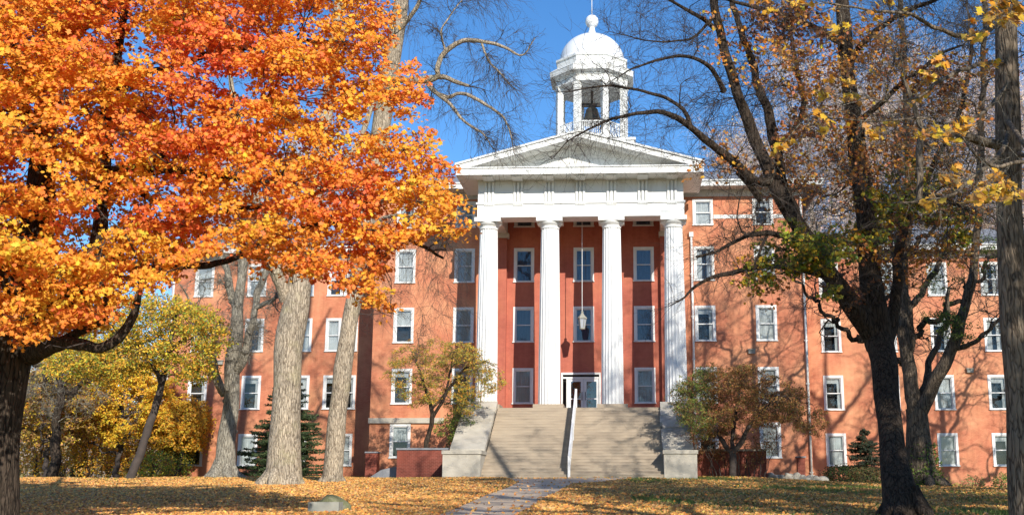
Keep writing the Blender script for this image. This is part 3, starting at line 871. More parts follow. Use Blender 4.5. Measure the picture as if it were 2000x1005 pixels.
class Tree:
    def __init__(s, name, base, label, cat='tree', group=None, seed=1, bark='bark_dark', twig='bark_twig'):
        s.root = thing(name, tuple(map(float, base)), label, cat, group)
        s.r = np.random.default_rng(seed); s.bark = bark; s.twig = twig
        s.P = np.zeros((0, 3)); s.T = np.zeros((0, 3)); s.R = np.zeros(0)
        s.polys = []; s.fine = []
    def addpoly(s, Q, sides):
        s.polys.append((Q, sides))
        T = unit(np.gradient(Q[:, :3], axis=0))
        s.P = np.vstack([s.P, Q[:, :3]]); s.T = np.vstack([s.T, T]); s.R = np.r_[s.R, Q[:, 3]]
    def limb(s, pts, wob=.02, world=False, sides=None):
        """pts in pixels (px, py, Y, radius px) or, with world=True, metres (x, y, z, r)"""
        L = []
        for a, b_, c, r_ in pts:
            if world: L.append((a, b_, c, r_))
            else: L.append((*W(a, b_, c), r_ / F * c * .9))
        Q = smooth_path(L, max(.12, L[0][3] * .7))
        n = len(Q); t = np.arange(n)
        for ax in range(3):
            ph = s.r.uniform(0, 6, 3)
            env = np.minimum(1, t / 4.0)
            Q[:, ax] += wob * env * (np.sin(t * .55 + ph[0]) + .6 * np.sin(t * 1.3 + ph[1]))
        Q[:, 3] *= 1 + .04 * np.sin(t * .9 + s.r.uniform(0, 6))
        s.addpoly(Q, sides or (24 if L[0][3] > .2 else 14 if L[0][3] > .07 else 8))
        return Q
    def grow(s, targets, rmax=.05, rend=.008, wig=.08, k=.011, droop=0.0, up=.15, minr=.0):
        """reach each target with a branch from the nearest suitable point of the tree"""
        targets = np.asarray(targets, float)
        for g in targets:
            d = g - s.P; L = np.linalg.norm(d, axis=1) + 1e-6
            cosa = (d * s.T).sum(1) / L
            need = np.minimum(rmax, k * L * .6 + rend)
            cost = L * (1 + .35 * (1 - cosa)) + np.where(s.R < need, 2.0 * L * (need / s.R - 1), 0) + np.where(s.P[:, 2] < minr, 50, 0)
            i = int(np.argmin(cost)); l = L[i]
            if l < .08: continue
            p0 = s.P[i]; dr = d[i] / l; tg = s.T[i]
            p1 = p0 + (tg * .25 + dr * .2 + np.array([0, 0, up * .3])) * l
            p2 = g - (dr * .35 + np.array([0, 0, -droop])) * l
            n = int(np.clip(l / .22, 4, 24)); t = np.linspace(0, 1, n)[:, None]
            C = (1 - t) ** 3 * p0 + 3 * (1 - t) ** 2 * t * p1 + 3 * (1 - t) * t * t * p2 + t ** 3 * g
            for f, a in ((2.2, 1.0), (5.1, .5), (9.7, .25)):
                ph = s.r.uniform(0, 6, 3)
                C += wig * min(l, 2.0) * .4 * a * np.sin(t * f * 1.7 + ph) * np.minimum(1, t * 4)
            r0 = min(.72 * s.R[i], rmax, rend + k * l)
            R = r0 + (rend - r0) * t[:, 0] ** .8
            s.addpoly(np.c_[C, R], 6 if r0 > .02 else 4)
    def twigs(s, n, length, levels=2, rmaxnode=.03, grav=-.1, r0=.006, spread=.9, zmin=-99, box=None, rr=.55):
        """bare twigs sprouting from the thinner wood"""
        ok = (s.R < rmaxnode) & (s.P[:, 2] > zmin)
        idx = np.flatnonzero(ok)
        if len(idx) == 0: return
        i = s.r.choice(idx, n)
        P0 = s.P[i]; D = unit(s.T[i] * .6 + unit(s.r.normal(size=(n, 3))) * spread + np.array([0, 0, .12]))
        Ls = length * s.r.uniform(.5, 1.3, n); r_ = np.minimum(s.R[i] * .8, r0)
        for lv in range(levels):
            K = 5; t = np.linspace(0, 1, K)[None, :, None]
            side = unit(np.cross(D, s.r.normal(size=D.shape)))
            P = P0[:, None] + D[:, None] * Ls[:, None, None] * t + side[:, None] * Ls[:, None, None] * (.14 * np.sin(t * 3.0) ) + np.array([0, 0, 1.]) * grav * Ls[:, None, None] * t ** 2
            P += s.r.normal(size=P.shape) * .03 * Ls[:, None, None] * (t > 0)
            R = r_[:, None] * (1 - .7 * t[..., 0])
            s.fine.append((P, R, 3))
            if lv < levels - 1:
                m = 3; nn = len(P0)
                kk = s.r.integers(1, K, (nn, m)); ii = np.arange(nn)[:, None]
                P0 = P[ii, kk].reshape(-1, 3)
                D = unit(np.repeat(D, m, 0) * .9 + unit(s.r.normal(size=(nn * m, 3))) * spread)
                Ls = np.repeat(Ls, m) * s.r.uniform(.35, .7, nn * m); r_ = np.repeat(r_, m) * .65
        s.tips = P[:, -1]
        return s.tips
    def build(s):
        big = [(Q, n) for Q, n in s.polys if Q[0, 3] > .035]; small = [(Q, n) for Q, n in s.polys if Q[0, 3] <= .035]
        def grp(lst):
            d = {}
            for Q, n in lst: d.setdefault((len(Q), n), []).append(Q)
            return [(np.stack([q[:, :3] for q in v]), np.stack([q[:, 3] for q in v]), key[1]) for key, v in d.items()]
        if big:
            V, Fq = ring_mesh(grp(big))
            s.trunk = link(bpy.data.objects.new('trunk', npmesh('trunk', V, Fq, M[s.bark], True)), s.root)
        gs = grp(small) + s.fine
        if gs:
            V, Fq = ring_mesh(gs)
            link(bpy.data.objects.new('branches', npmesh('branches', V, Fq, M[s.twig], True)), s.root)
        return s
    def leaves(s, C, size, col, shape, nb, name='foliage', mat='leaf', flop=.8):
        V, Fq = leafgeo(s.r, C, size, shape, nb, flop)
        link(bpy.data.objects.new(name, npmesh(name, V, Fq, M[mat], False, col)), s.root)

def leafgeo(r_, C, size, shape, nb, flop=.8, up=None):
    """one polygon per leaf: nb is the mean facing direction"""
    n = len(C)
    Nn = unit(np.asarray(nb) + flop * unit(r_.normal(size=(n, 3))))
    A = unit(np.cross(Nn, r_.normal(size=(n, 3)))) if up is None else unit(up + .5 * r_.normal(size=(n, 3)))
    B = unit(np.cross(Nn, A)); A = np.cross(B, Nn)
    sh = np.asarray(shape); m = len(sh)
    bend = (sh[:, 0] ** 2) * .5 + (sh[:, 1] ** 2) * .35
    bk = r_.uniform(-.6, .9, n)
    size = np.broadcast_to(size, (n,))
    V = C[:, None] + size[:, None, None] * (A[:, None] * sh[None, :, 0, None] + B[:, None] * sh[None, :, 1, None] - Nn[:, None] * bend[None, :, None] * bk[:, None, None])
    Fq = np.arange(n * m).reshape(n, m)
    return V.reshape(-1, 3), Fq

# outlines, about one unit across; petiole end at the left
MAPLE = [(-.45, 0), (-.30, -.32), (-.02, -.26), (.05, -.56), (.20, -.26), (.30, -.22), (.56, 0), (.30, .22), (.20, .26), (.05, .56), (-.02, .26), (-.30, .32)]
MAPLE5 = [(-.42, 0), (-.22, -.34), (.02, -.2), (.14, -.5), (.27, -.2), (.56, 0), (.27, .2), (.14, .5), (.02, .2), (-.22, .34)]
OVAL = [(-.5, 0), (-.15, -.24), (.25, -.2), (.5, 0), (.25, .2), (-.15, .24)]
SLIM = [(-.5, 0), (0, -.15), (.5, 0), (0, .15)]
QUAD = [(-.5, -.1), (.1, -.42), (.5, .1), (-.1, .42)]

# leaf colours as they are on the tree
C_RED = (.62, .075, .03); C_SCAR = (.86, .20, .065); C_ORA = (.92, .31, .045); C_AMB = (.94, .42, .045)
C_YEL = (.85, .56, .05); C_LIME = (.42, .46, .05); C_GRN = (.15, .24, .04); C_DKG = (.06, .10, .025); C_BRN = (.30, .14, .055); C_TAN = (.52, .30, .13); C_PNK = (.72, .27, .13)
def palette(r_, n, cols, w, jit=.18):
    w = np.asarray(w, float); w = w / w.sum()
    c = np.asarray(cols)[r_.choice(len(cols), n, p=w)]
    k2 = np.asarray(cols)[r_.choice(len(cols), n, p=w)]
    u = r_.uniform(0, .45, (n, 1)); c = c * (1 - u) + k2 * u
    return np.clip(c * (1 + jit * r_.normal(size=(n, 1))) * (1 + .06 * r_.normal(size=(n, 3))), .01, .95)

def inpoly(poly, x, y):
    poly = np.asarray(poly, float); x = np.asarray(x); y = np.asarray(y)
    c = np.zeros(x.shape, bool); j = len(poly) - 1
    for i in range(len(poly)):
        xi, yi = poly[i]; xj, yj = poly[j]
        c ^= ((yi > y) != (yj > y)) & (x < (xj - xi) * (y - yi) / (yj - yi + 1e-9) + xi); j = i
    return c

def sprays(r_, lumps, nper, nleaf, rad_l, rad_s, flat=.35):
    """leaf sprays: flattened patches of leaves scattered through each lump. returns spray centres, leaf centres, lump index"""
    n = len(lumps)
    off = unit(r_.normal(size=(n, nper, 3))) * (r_.uniform(.15, 1, (n, nper, 1)) ** .6) * rad_l
    off[..., 2] *= .75
    S = (lumps[:, None] + off).reshape(-1, 3)
    tilt = unit(r_.normal(size=S.shape) * .28 + np.array([0, -.25, 1.]))
    a = unit(np.cross(tilt, r_.normal(size=S.shape))); b_ = np.cross(tilt, a)
    th = r_.uniform(0, 2 * np.pi, (len(S), nleaf, 1)); rr = r_.uniform(0, 1, (len(S), nleaf, 1)) ** .6 * rad_s * r_.uniform(.6, 1.25, (len(S), 1, 1))
    Lf = S[:, None] + a[:, None] * np.cos(th) * rr + b_[:, None] * np.sin(th) * rr + tilt[:, None] * r_.normal(size=(len(S), nleaf, 1)) * rad_s * flat * .5
    Lf[..., 2] -= .25 * (rr[..., 0] ** 2) / rad_s
    return S, Lf.reshape(-1, 3), np.repeat(np.arange(n), nper * nleaf), tilt

UPF = np.array([.25, -.55, .6])   # leaves tend to face up and out into the light

# ------------------------------------------------------------------ the big orange maple, left foreground
T = Tree('maple_tree', G(20, 1004) + np.array([0, -5.5, -.25]), 'huge orange maple with a thick dark trunk at the left edge of the view', seed=11)
r_ = T.r
T.limb([(-24, 1120, 21, 70), (-16, 1040, 21, 52), (-12, 1000, 21, 46), (-4, 900, 21, 46), (6, 800, 21, 47), (18, 700, 21, 47), (48, 600, 21, 47), (62, 500, 21, 42), (78, 400, 21.2, 34), (88, 300, 21.5, 27), (96, 150, 22, 24), (110, 20, 22.5, 26), (130, -150, 23, 20), (150, -400, 24, 10)], .03)
T.limb([(55, 640, 21, 30), (110, 610, 20.6, 24), (165, 545, 20.4, 20), (192, 460, 20.4, 17), (202, 360, 20.6, 15), (206, 260, 20.8, 13), (220, 140, 21, 10), (250, 0, 21, 8), (280, -150, 21, 5)])
T.limb([(60, 690, 21, 26), (110, 672, 20, 17), (160, 672, 19.2, 13), (195, 678, 19, 12), (235, 658, 19, 11), (262, 615, 19, 9), (272, 565, 19, 8), (300, 528, 19.2, 6)], .01)
T.limb([(110, 672, 20, 12), (170, 640, 19.5, 10), (205, 620, 19.4, 8), (208, 580, 19.4, 7), (200, 545, 19.5, 6)], .01)
T.limb([(203, 340, 20.6, 13), (250, 330, 20.4, 12), (300, 334, 20.2, 11), (340, 332, 20, 9), (400, 340, 19.8, 7), (480, 352, 19.8, 5), (560, 350, 19.8, 4)], .02)
T.limb([(295, 334, 20.2, 7), (318, 300, 20.2, 7), (335, 275, 20.2, 6), (372, 262, 20.2, 5), (430, 240, 20.3, 4), (520, 200, 20.5, 3)], .02)
T.limb([(195, 480, 20.4, 12), (260, 520, 20.5, 11), (330, 522, 20.6, 9), (400, 518, 20.8, 8), (450, 505, 21, 7), (520, 470, 21, 6), (600, 440, 21.2, 5), (690, 440, 21.4, 5), (760, 456, 21.4, 4.5), (820, 480, 21.4, 4), (870, 500, 21.4, 3)], .03)
T.limb([(88, 330, 21.5, 16), (60, 250, 21, 13), (30, 130, 20.6, 12), (10, 20, 20.4, 12), (-20, -100, 20, 8)])
T.limb([(98, 120, 22, 18), (150, 60, 22, 15), (210, 10, 22, 13), (300, -40, 22, 10), (420, -80, 22, 7), (560, -90, 22, 4)])
T.limb([(215, 180, 21, 9), (300, 140, 21.3, 8), (400, 110, 21.6, 7), (500, 90, 22, 6), (620, 80, 22, 5), (720, 95, 22, 3)])
T.limb([(230, 350, 21, 8), (330, 400, 21.8, 7), (450, 410, 22.3, 6), (560, 395, 22.6, 5), (680, 360, 22.8, 4), (800, 330, 22.8, 3)])
T.limb([(46, 610, 21, 20), (20, 560, 19.5, 16), (-30, 480, 18.6, 12), (-80, 380, 18, 8)])
crown = [(-320, -300), (860, -300), (780, -60), (772, 30), (780, 60), (812, 110), (840, 150), (855, 200), (852, 260), (862, 300), (892, 312), (890, 345), (905, 380), (928, 440), (905, 470), (850, 478), (800, 480), (760, 500), (752, 540), (772, 590), (790, 625), (735, 610), (690, 580), (640, 560), (600, 545), (560, 560), (520, 545), (480, 510), (440, 490), (400, 505), (360, 525), (330, 560), (300, 575), (260, 560), (250, 600), (225, 640), (180, 662), (130, 650), (95, 690), (60, 680), (20, 655), (-40, 660), (-320, 600)]
def poisson(r_, poly, x0, x1, y0, y1, md, tries, Yf):
    pts = []
    arr = np.zeros((0, 3))
    for _ in range(tries):
        x = r_.uniform(x0, x1); y = r_.uniform(y0, y1)
        if not inpoly(poly, np.array([x]), np.array([y]))[0]: continue
        Yd = Yf(x, y)
        q = W(x, y, Yd)
        if len(arr) and (np.linalg.norm(arr - q, axis=1) < md).any(): continue
        arr = np.vstack([arr, q]); pts.append((x, y, Yd))
    return arr, np.array(pts)
def yfun(x, y):
    k = np.clip((900 - x) / 900, .12, 1)
    return 20.8 + r_.uniform(-3.6, 3.0) * k ** .6
L1, px1 = poisson(r_, crown, -320, 930, -300, 690, .72, 7000, yfun)
# thinner spots where the photo shows sky and dark inner wood
gaps = [(270, 60, 34), (345, 130, 26), (475, 165, 40), (205, 300, 30), (205, 430, 22), (60, 330, 48), (75, 440, 40), (495, 400, 32), (640, 400, 28), (620, 190, 40), (590, 60, 28), (250, 120, 25), (470, 60, 22), (345, 215, 28), (700, 250, 26), (350, 375, 30), (150, 480, 35), (430, 470, 30), (580, 440, 22), (130, 250, 26), (540, 290, 22)]
keep = (px1[:, 1] > -90) | (r_.uniform(size=len(px1)) < .3)
for gx, gy, gr in gaps:
    keep &= ~((np.hypot(px1[:, 0] - gx, px1[:, 1] - gy) < gr))
L1 = L1[keep]; px1 = px1[keep]
order = np.argsort(np.linalg.norm(L1 - np.array([W(150, 350, 21)]), axis=1))
T.grow(L1[order], rmax=.05, rend=.006, wig=.10, k=.010)
S, Lf, li, tl = sprays(r_, L1, 12, 34, .62, .30)
def topx(P):
    c = (P - np.array([0, 0, EYE])) @ RM
    return CX + F * c[:, 0] / -c[:, 2], CY - F * c[:, 1] / -c[:, 2]
def shrink(poly, d):
    p = np.asarray(poly, float); out = []
    for i in range(len(p)):
        a = p[i - 1]; b_ = p[(i + 1) % len(p)]; t_ = (b_ - a) / (np.linalg.norm(b_ - a) + 1e-9)
        out.append(p[i] + np.array([-t_[1], t_[0]]) * d)
    return out
sx_, sy_ = topx(S)
ks = inpoly(shrink(crown, 14), sx_, sy_) & ~((np.abs(sx_ - (786 - .17 * sy_)) < 24) & (sy_ < 62) & (sy_ > -80)) & ~((np.abs(sx_ - (783 - .16 * sy_)) < 20) & (sy_ > 60) & (sy_ < 112)) & ~(np.hypot(sx_ - 752, sy_ - 212) < 24)
for gx, gy, gr in gaps: ks &= ~(np.hypot(sx_ - gx, sy_ - gy) < gr * .5)
kr = np.repeat(ks, 34); Lb0 = np.repeat(L1, 12, 0)[ks]
S = S[ks]; Lf = Lf[kr]; li = li[kr]
T.fine.append((np.stack([Lb0, (S + Lb0) / 2 + [0, 0, .04], S], 1), np.tile([.007, .005, .003], (len(S), 1)), 3))
# colour by region of the crown: scarlet patches, golden patches, a few lime ones
tone = r_.normal(size=len(L1)) * .38 - .06
for gx, gy, gr, k in [(390, 190, 110, -1.5), (660, 380, 90, -1.0), (120, 80, 60, -.6), (330, 400, 70, -.8), (640, 470, 60, -.7), (180, 600, 60, -.6), (700, 500, 60, -.5), (410, 60, 70, -.6),
                     (80, 560, 110, 1.0), (200, 400, 80, 1.1), (60, 60, 70, .9), (640, 120, 90, .7), (240, 180, 60, .8), (560, 440, 60, .9), (840, 400, 60, .8), (20, 150, 80, .5), (610, 560, 70, 1.1), (250, 640, 60, 1.6)]:
    tone += k * (.6 if k > 0 else .85) * np.exp(-((px1[:, 0] - gx) ** 2 + (px1[:, 1] - gy) ** 2) / gr ** 2)
tl_ = tone[li] + r_.normal(size=len(li)) * .48 + np.repeat(r_.normal(size=len(S)) * .4, 34)
stops = np.array([-3, -1.4, -.4, .5, 1.5, 2.6, 4.0]); cs = np.array([C_RED, C_SCAR, C_ORA, C_AMB, C_YEL, C_LIME, C_LIME])
col = np.stack([np.interp(tl_, stops, cs[:, k]) for k in range(3)], 1)
col = np.clip(col * (1 + .16 * r_.normal(size=(len(col), 1))), .01, .95)
print('maple leaves', len(Lf), 'lumps', len(L1))
T.leaves(Lf, r_.uniform(.06, .118, len(Lf)), col, MAPLE5, UPF, flop=.75)
T.build()

# ------------------------------------------------------------------ more trees
def targets(r_, poly, n, Y0, Y1, md=.5):
    p = np.asarray(poly, float)
    A, _ = poisson(r_, poly, p[:, 0].min(), p[:, 0].max(), p[:, 1].min(), p[:, 1].max(), md, n * 6, lambda x, y: r_.uniform(Y0, Y1))
    return A[:n]
def near_first(T, A):
    d = np.array([np.min(np.linalg.norm(T.P - a, axis=1)) for a in A]); return A[np.argsort(d)]
def foliage(T, L, nper, nleaf, rl, rs, size, cols, w, shape=OVAL, flop=.8, name='foliage', stem=True, jit=.18):
    S, Lf, li, _ = sprays(T.r, L, nper, nleaf, rl, rs)
    if stem:
        P0 = np.repeat(L, nper, 0)
        T.fine.append((np.stack([P0, (S + P0) / 2 + [0, 0, .03], S], 1), np.tile([.006, .0045, .003], (len(S), 1)), 3))
    k = np.repeat(T.r.normal(size=(len(S), 1)) * .08, nleaf, 0)
    c = np.clip(palette(T.r, len(Lf), cols, w, jit) * (1 + k), .01, .95)
    T.leaves(Lf, T.r.uniform(size * .75, size * 1.25, len(Lf)), c, shape, UPF, name=name, flop=flop)
def lumps(r_, lst):
    out = []
    for px_, py_, Y, rp, n in lst:
        for _ in range(n):
            a = r_.uniform(0, 6.28); q = math.sqrt(r_.uniform(0, 1)) * rp
            out.append(W(px_ + q * math.cos(a), py_ + q * math.sin(a) * .7, Y + r_.normal() * .8))
    return np.array(out)
def base(px, Y):
    q = W(px, 900, Y); return np.array([q[0], Y, gzf(q[0], Y)])
def basepy(px, Y):
    """pixel row of the ground under px at distance Y"""
    lo, hi = 700., 1300.
    for _ in range(40):
        m = (lo + hi) / 2; q = W(px, m, Y)
        if q[2] > gzf(q[0], Y): lo = m
        else: hi = m
    return m

# leaning pale trunk (left of the pair)
T = Tree('bare_tree', base(551, 46), 'thick pale leaning trunk, left one of the pair before the left wing', seed=21, bark='bark_pale')
T.limb([(549, 962, 46, 60), (551, 950, 46, 46), (553, 925, 46, 37), (556, 852, 46, 33.5), (560, 752, 46, 30.5), (564, 690, 46, 30), (574, 620, 46, 30), (584, 560, 46, 27), (598, 480, 46, 24), (612, 390, 46, 20), (628, 280, 46.3, 17), (648, 150, 46.5, 14), (660, 0, 47, 12), (675, -180, 47, 8)], .03, sides=28)
T.limb([(560, 585, 46, 16), (545, 545, 45.6, 14), (520, 470, 45.2, 11), (500, 380, 45, 9), (470, 260, 45, 7), (440, 100, 45, 5)])
T.limb([(612, 390, 46, 12), (650, 340, 46.4, 9), (700, 280, 47, 7), (735, 180, 47, 5)])
A = targets(T.r, [(380, -250), (900, -250), (820, 40), (700, 200), (720, 380), (640, 470), (470, 480), (400, 300)], 90, 42, 50, 1.0)
T.grow(near_first(T, A), rmax=.08, rend=.010, k=.012, wig=.2)
T.twigs(1500, .8, 2, rmaxnode=.05)
b0 = base(551, 46); roots(T, b0[0], b0[1], b0[2], .66, 8, .45)
T.build()

T = Tree('bare_tree', base(650, 48.5), 'slim pale leaning trunk, right one of the pair, nearer the black downspout', seed=22, bark='bark_pale', twig='bark_twig')
T.limb([(648, 950, 48.5, 30), (650, 937, 48.5, 23), (654, 880, 48.5, 20), (660, 800, 48.5, 20), (667, 740, 48.5, 19.5), (679, 660, 48.5, 18.5), (689, 600, 48.5, 17.5), (706, 500, 48.5, 19), (724, 380, 48.5, 20), (748, 230, 48.5, 22), (765, 120, 48.5, 19), (780, 30, 48.5, 18), (800, -90, 48.5, 15), (815, -260, 48.5, 10)], .02, sides=26)
T.limb([(762, 150, 48.5, 10), (800, 158, 47.6, 8), (850, 153, 47, 6.5), (855, 130, 46.8, 6), (868, 103, 46.8, 6), (905, 80, 46.6, 5.5), (945, 82, 46.5, 4.5), (985, 92, 46.5, 3.5), (1020, 108, 46.5, 2), (1045, 75, 46.4, 1)], .01)
T.limb([(800, 158, 47.6, 6), (860, 150, 47.2, 6), (890, 160, 47.2, 5), (916, 168, 47.2, 3.5)], .005)
T.limb([(832, 158, 47.3, 5), (850, 180, 47, 5), (875, 190, 47, 4.5), (900, 182, 46.8, 4), (935, 196, 46.8, 4), (965, 215, 46.8, 3), (990, 240, 46.8, 2), (1005, 300, 46.8, 1)], .01)
T.limb([(848, 178, 47, 4.5), (880, 205, 47, 4), (905, 235, 47, 3), (925, 250, 47, 2.6), (945, 262, 47, 2), (962, 290, 47, 1)], .01)
T.limb([(940, 82, 46.5, 3), (955, 120, 46.5, 2.4), (975, 140, 46.4, 2), (995, 165, 46.4, 1)], .01)
T.limb([(870, 100, 46.8, 3), (862, 60, 46.6, 2.2), (880, 30, 46.6, 1.6), (910, -10, 46.6, 1.2)], .01)
T.limb([(778, 60, 48.5, 7), (810, 20, 48, 5), (840, -40, 47.8, 4), (880, -120, 47.5, 3)], .01)
T.limb([(712, 470, 48.5, 8), (740, 430, 47.8, 5), (790, 420, 47.4, 3), (840, 430, 47.2, 2)], .01)
A = targets(T.r, [(790, -60), (1000, -60), (1040, 60), (1020, 180), (990, 300), (930, 300), (880, 290), (830, 240), (800, 180)], 70, 45.5, 48.5, .6)
T.grow(near_first(T, A), rmax=.035, rend=.009, k=.010, wig=.2, up=-.1, droop=.2)
A = targets(T.r, [(735, 440), (900, 470), (890, 600), (830, 690), (745, 640)], 50, 45.5, 48.5, .6)
T.grow(near_first(T, A), rmax=.03, rend=.007, k=.010, wig=.25, up=-.1, droop=.2)
T.twigs(1500, 1.05, 2, rmaxnode=.055, grav=-.45, r0=.010, spread=.55)
b0 = base(650, 48.5); roots(T, b0[0], b0[1], b0[2], .38, 6, .5)
T.build()

# gnarled grey tree with burrs further left
T = Tree('bare_tree', base(437, 57), 'gnarled grey tree with tangled bare twigs in front of the left wing', seed=23, bark='bark_grey', twig='bark_grey')
T.limb([(433, 940, 57, 38), (436, 925, 57, 27), (440, 890, 57, 21), (444, 840, 57, 18), (450, 780, 57, 17), (455, 720, 57, 17), (460, 670, 57, 15), (466, 600, 57, 12), (470, 540, 57, 10), (474, 480, 57.2, 12), (485, 400, 57.5, 9), (495, 280, 58, 6)], .06, sides=24)
T.limb([(440, 770, 57, 11), (427, 745, 56.7, 9), (416, 715, 56.5, 10), (408, 695, 56.4, 9), (400, 660, 56.2, 6), (385, 620, 56, 4)], .03)
T.limb([(456, 730, 57, 13), (478, 690, 56.6, 10), (488, 650, 56.5, 8), (498, 600, 56.4, 7), (508, 560, 56.4, 8), (530, 500, 56.2, 6), (550, 420, 56, 4)], .04)
T.limb([(466, 620, 57, 10), (452, 570, 57.4, 9), (440, 520, 57.5, 7), (420, 470, 57.6, 5), (390, 430, 57.8, 4)], .04)
T.limb([(500, 600, 56.4, 6), (525, 590, 56.2, 5), (545, 575, 56, 4)], .03)
A = targets(T.r, [(360, 420), (560, 400), (600, 500), (570, 640), (520, 690), (480, 700), (440, 680), (400, 640), (350, 560)], 220, 54.5, 59.5, .55)
T.grow(near_first(T, A), rmax=.07, rend=.009, k=.016, wig=.5)
T.twigs(3200, .5, 2, rmaxnode=.06, r0=.011, spread=1.2)
for k in range(26):   # burrs
    i_ = T.r.choice(np.flatnonzero(T.R > .2)); an = T.r.uniform(0, 6.28)
    c = T.P[i_] + np.array([math.cos(an), math.sin(an), 0]) * T.R[i_] * .9
    T.addpoly(np.c_[np.linspace(c - [0, 0, .14], c + [0, 0, .14], 6), .13 * np.sin(np.linspace(.2, 2.94, 6))], 8)
b0 = base(437, 57); roots(T, b0[0], b0[1], b0[2], .6, 8, .9)
T.build()

# little tree left of the steps
T = Tree('small_tree', base(830, 59.6), 'slender small tree with drooping olive yellow leaves left of the front steps', seed=24, bark='bark_dark', twig='bark_twig')
T.limb([(826, 945, 59.2, 7), (829, 920, 59.2, 6), (833, 870, 59.2, 5.5), (840, 835, 59.2, 5), (845, 812, 59.2, 5), (838, 780, 59.2, 4), (826, 745, 59.2, 3), (815, 710, 59.2, 2)], .02)
T.limb([(845, 815, 59.2, 4), (868, 775, 59, 3.4), (890, 740, 58.8, 3), (915, 715, 58.6, 2), (950, 705, 58.5, 1.3)], .02)
T.limb([(842, 800, 59.2, 3), (870, 765, 59.3, 2.5), (880, 720, 59.4, 2), (885, 690, 59.4, 1.4)], .02)
poly = [(770, 690), (800, 672), (850, 665), (900, 668), (935, 690), (960, 715), (985, 745), (990, 775), (940, 760), (935, 790), (900, 815), (880, 800), (850, 790), (790, 785), (760, 740), (745, 710)]
A = targets(T.r, poly, 150, 57.4, 61.2, .42)
T.grow(near_first(T, A), rmax=.035, rend=.006, k=.012, wig=.3)
T.twigs(700, .5, 2, rmaxnode=.02, grav=-.6)
foliage(T, A, 6, 16, .42, .24, .13, [C_AMB, (.50, .42, .07), (.34, .34, .07), C_TAN, C_GRN], [1.6, 2.2, 2.2, 1.3, .6], SLIM, 1.0)
A2 = targets(T.r, [(880, 760), (930, 770), (920, 850), (890, 870), (870, 820)], 26, 59.5, 61.5, .4)
foliage(T, A2, 5, 14, .35, .2, .12, [C_GRN, C_DKG, (.3, .3, .07)], [2, 2, 1], SLIM, 1.0)
A3 = targets(T.r, [(845, 825), (880, 815), (882, 850), (850, 850)], 8, 58.8, 59.4, .3)
foliage(T, A3, 4, 12, .25, .2, .12, [C_GRN, (.34, .34, .07)], [2, 2], SLIM, 1.0)
T.build()

# umbrella tree right of the steps
T = Tree('small_tree', base(1432, 57.5), 'umbrella shaped small tree with rusty drooping leaves right of the front steps', seed=25, bark='twig_dark', twig='twig_dark')
T.limb([(1431, 950, 57.5, 10), (1431, 925, 57.5, 8), (1432, 895, 57.5, 7.5), (1430, 880, 57.5, 7)], .01)
T.limb([(1430, 885, 57.5, 6), (1448, 862, 57.2, 5.5), (1462, 835, 57, 4.5), (1480, 812, 56.8, 4), (1510, 785, 56.5, 3), (1540, 770, 56.4, 2)], .02)
T.limb([(1430, 885, 57.5, 6), (1412, 862, 57.8, 5), (1396, 835, 58, 4), (1375, 800, 58, 3), (1350, 775, 58, 2)], .02)
T.limb([(1430, 885, 57.5, 5), (1432, 840, 58, 4), (1440, 790, 58.4, 3.5), (1445, 750, 58.6, 2.5)], .02)
poly = [(1312, 760), (1340, 735), (1370, 722), (1410, 712), (1460, 715), (1510, 735), (1555, 760), (1590, 790), (1612, 825), (1590, 850), (1560, 840), (1540, 820), (1500, 830), (1470, 835), (1440, 850), (1400, 845), (1370, 860), (1335, 820), (1318, 790)]
A = targets(T.r, poly, 230, 54.6, 60.2, .42)
T.grow(near_first(T, A), rmax=.04, rend=.007, k=.013, wig=.35)
T.twigs(1200, .5, 2, rmaxnode=.02, grav=-.6)
pp_ = A @ np.eye(3)
sel = (A[:, 0] < W(1385, 800, 57)[0])
foliage(T, A[~sel], 8, 18, .45, .25, .13, [C_BRN, (.42, .17, .06), C_TAN, (.28, .24, .06), C_GRN, (.6, .3, .08)], [2.0, 2.4, 1.3, 1.5, .5, 1.2], SLIM, 1.0)
foliage(T, A[sel], 8, 18, .45, .25, .13, [C_GRN, (.28, .30, .07), (.42, .17, .06), C_TAN], [2.2, 2, .8, .8], SLIM, 1.0)
T.build()

T = Tree('rusty_shrub', base(1415, 58.2), 'low rusty brown twiggy shrub in front of the brick wall with pale coping', 'shrub', None, 27, 'twig_dark', 'twig_dark')
for k in range(14):
    b0 = base(1385 + 8 * k, 58.2); an = T.r.uniform(-1, 1)
    T.limb([(b0[0], 58.2, b0[2] - .1, .03), (b0[0] + .3 * an, 58.1, b0[2] + .8, .02), (b0[0] + .8 * an, 57.9, b0[2] + 1.7, .01)], .04, True)
A = lumps(T.r, [(1395, 880, 58, 40, 16), (1455, 875, 58.2, 45, 14), (1375, 850, 58, 30, 8), (1500, 865, 58.2, 30, 6)])
T.grow(near_first(T, A), rmax=.015, rend=.005, wig=.3)
foliage(T, A, 6, 14, .45, .26, .12, [C_BRN, (.30, .12, .05), (.2, .18, .06), C_TAN], [2.4, 2.4, 1.5, .5], SLIM, 1.0)
T.build()

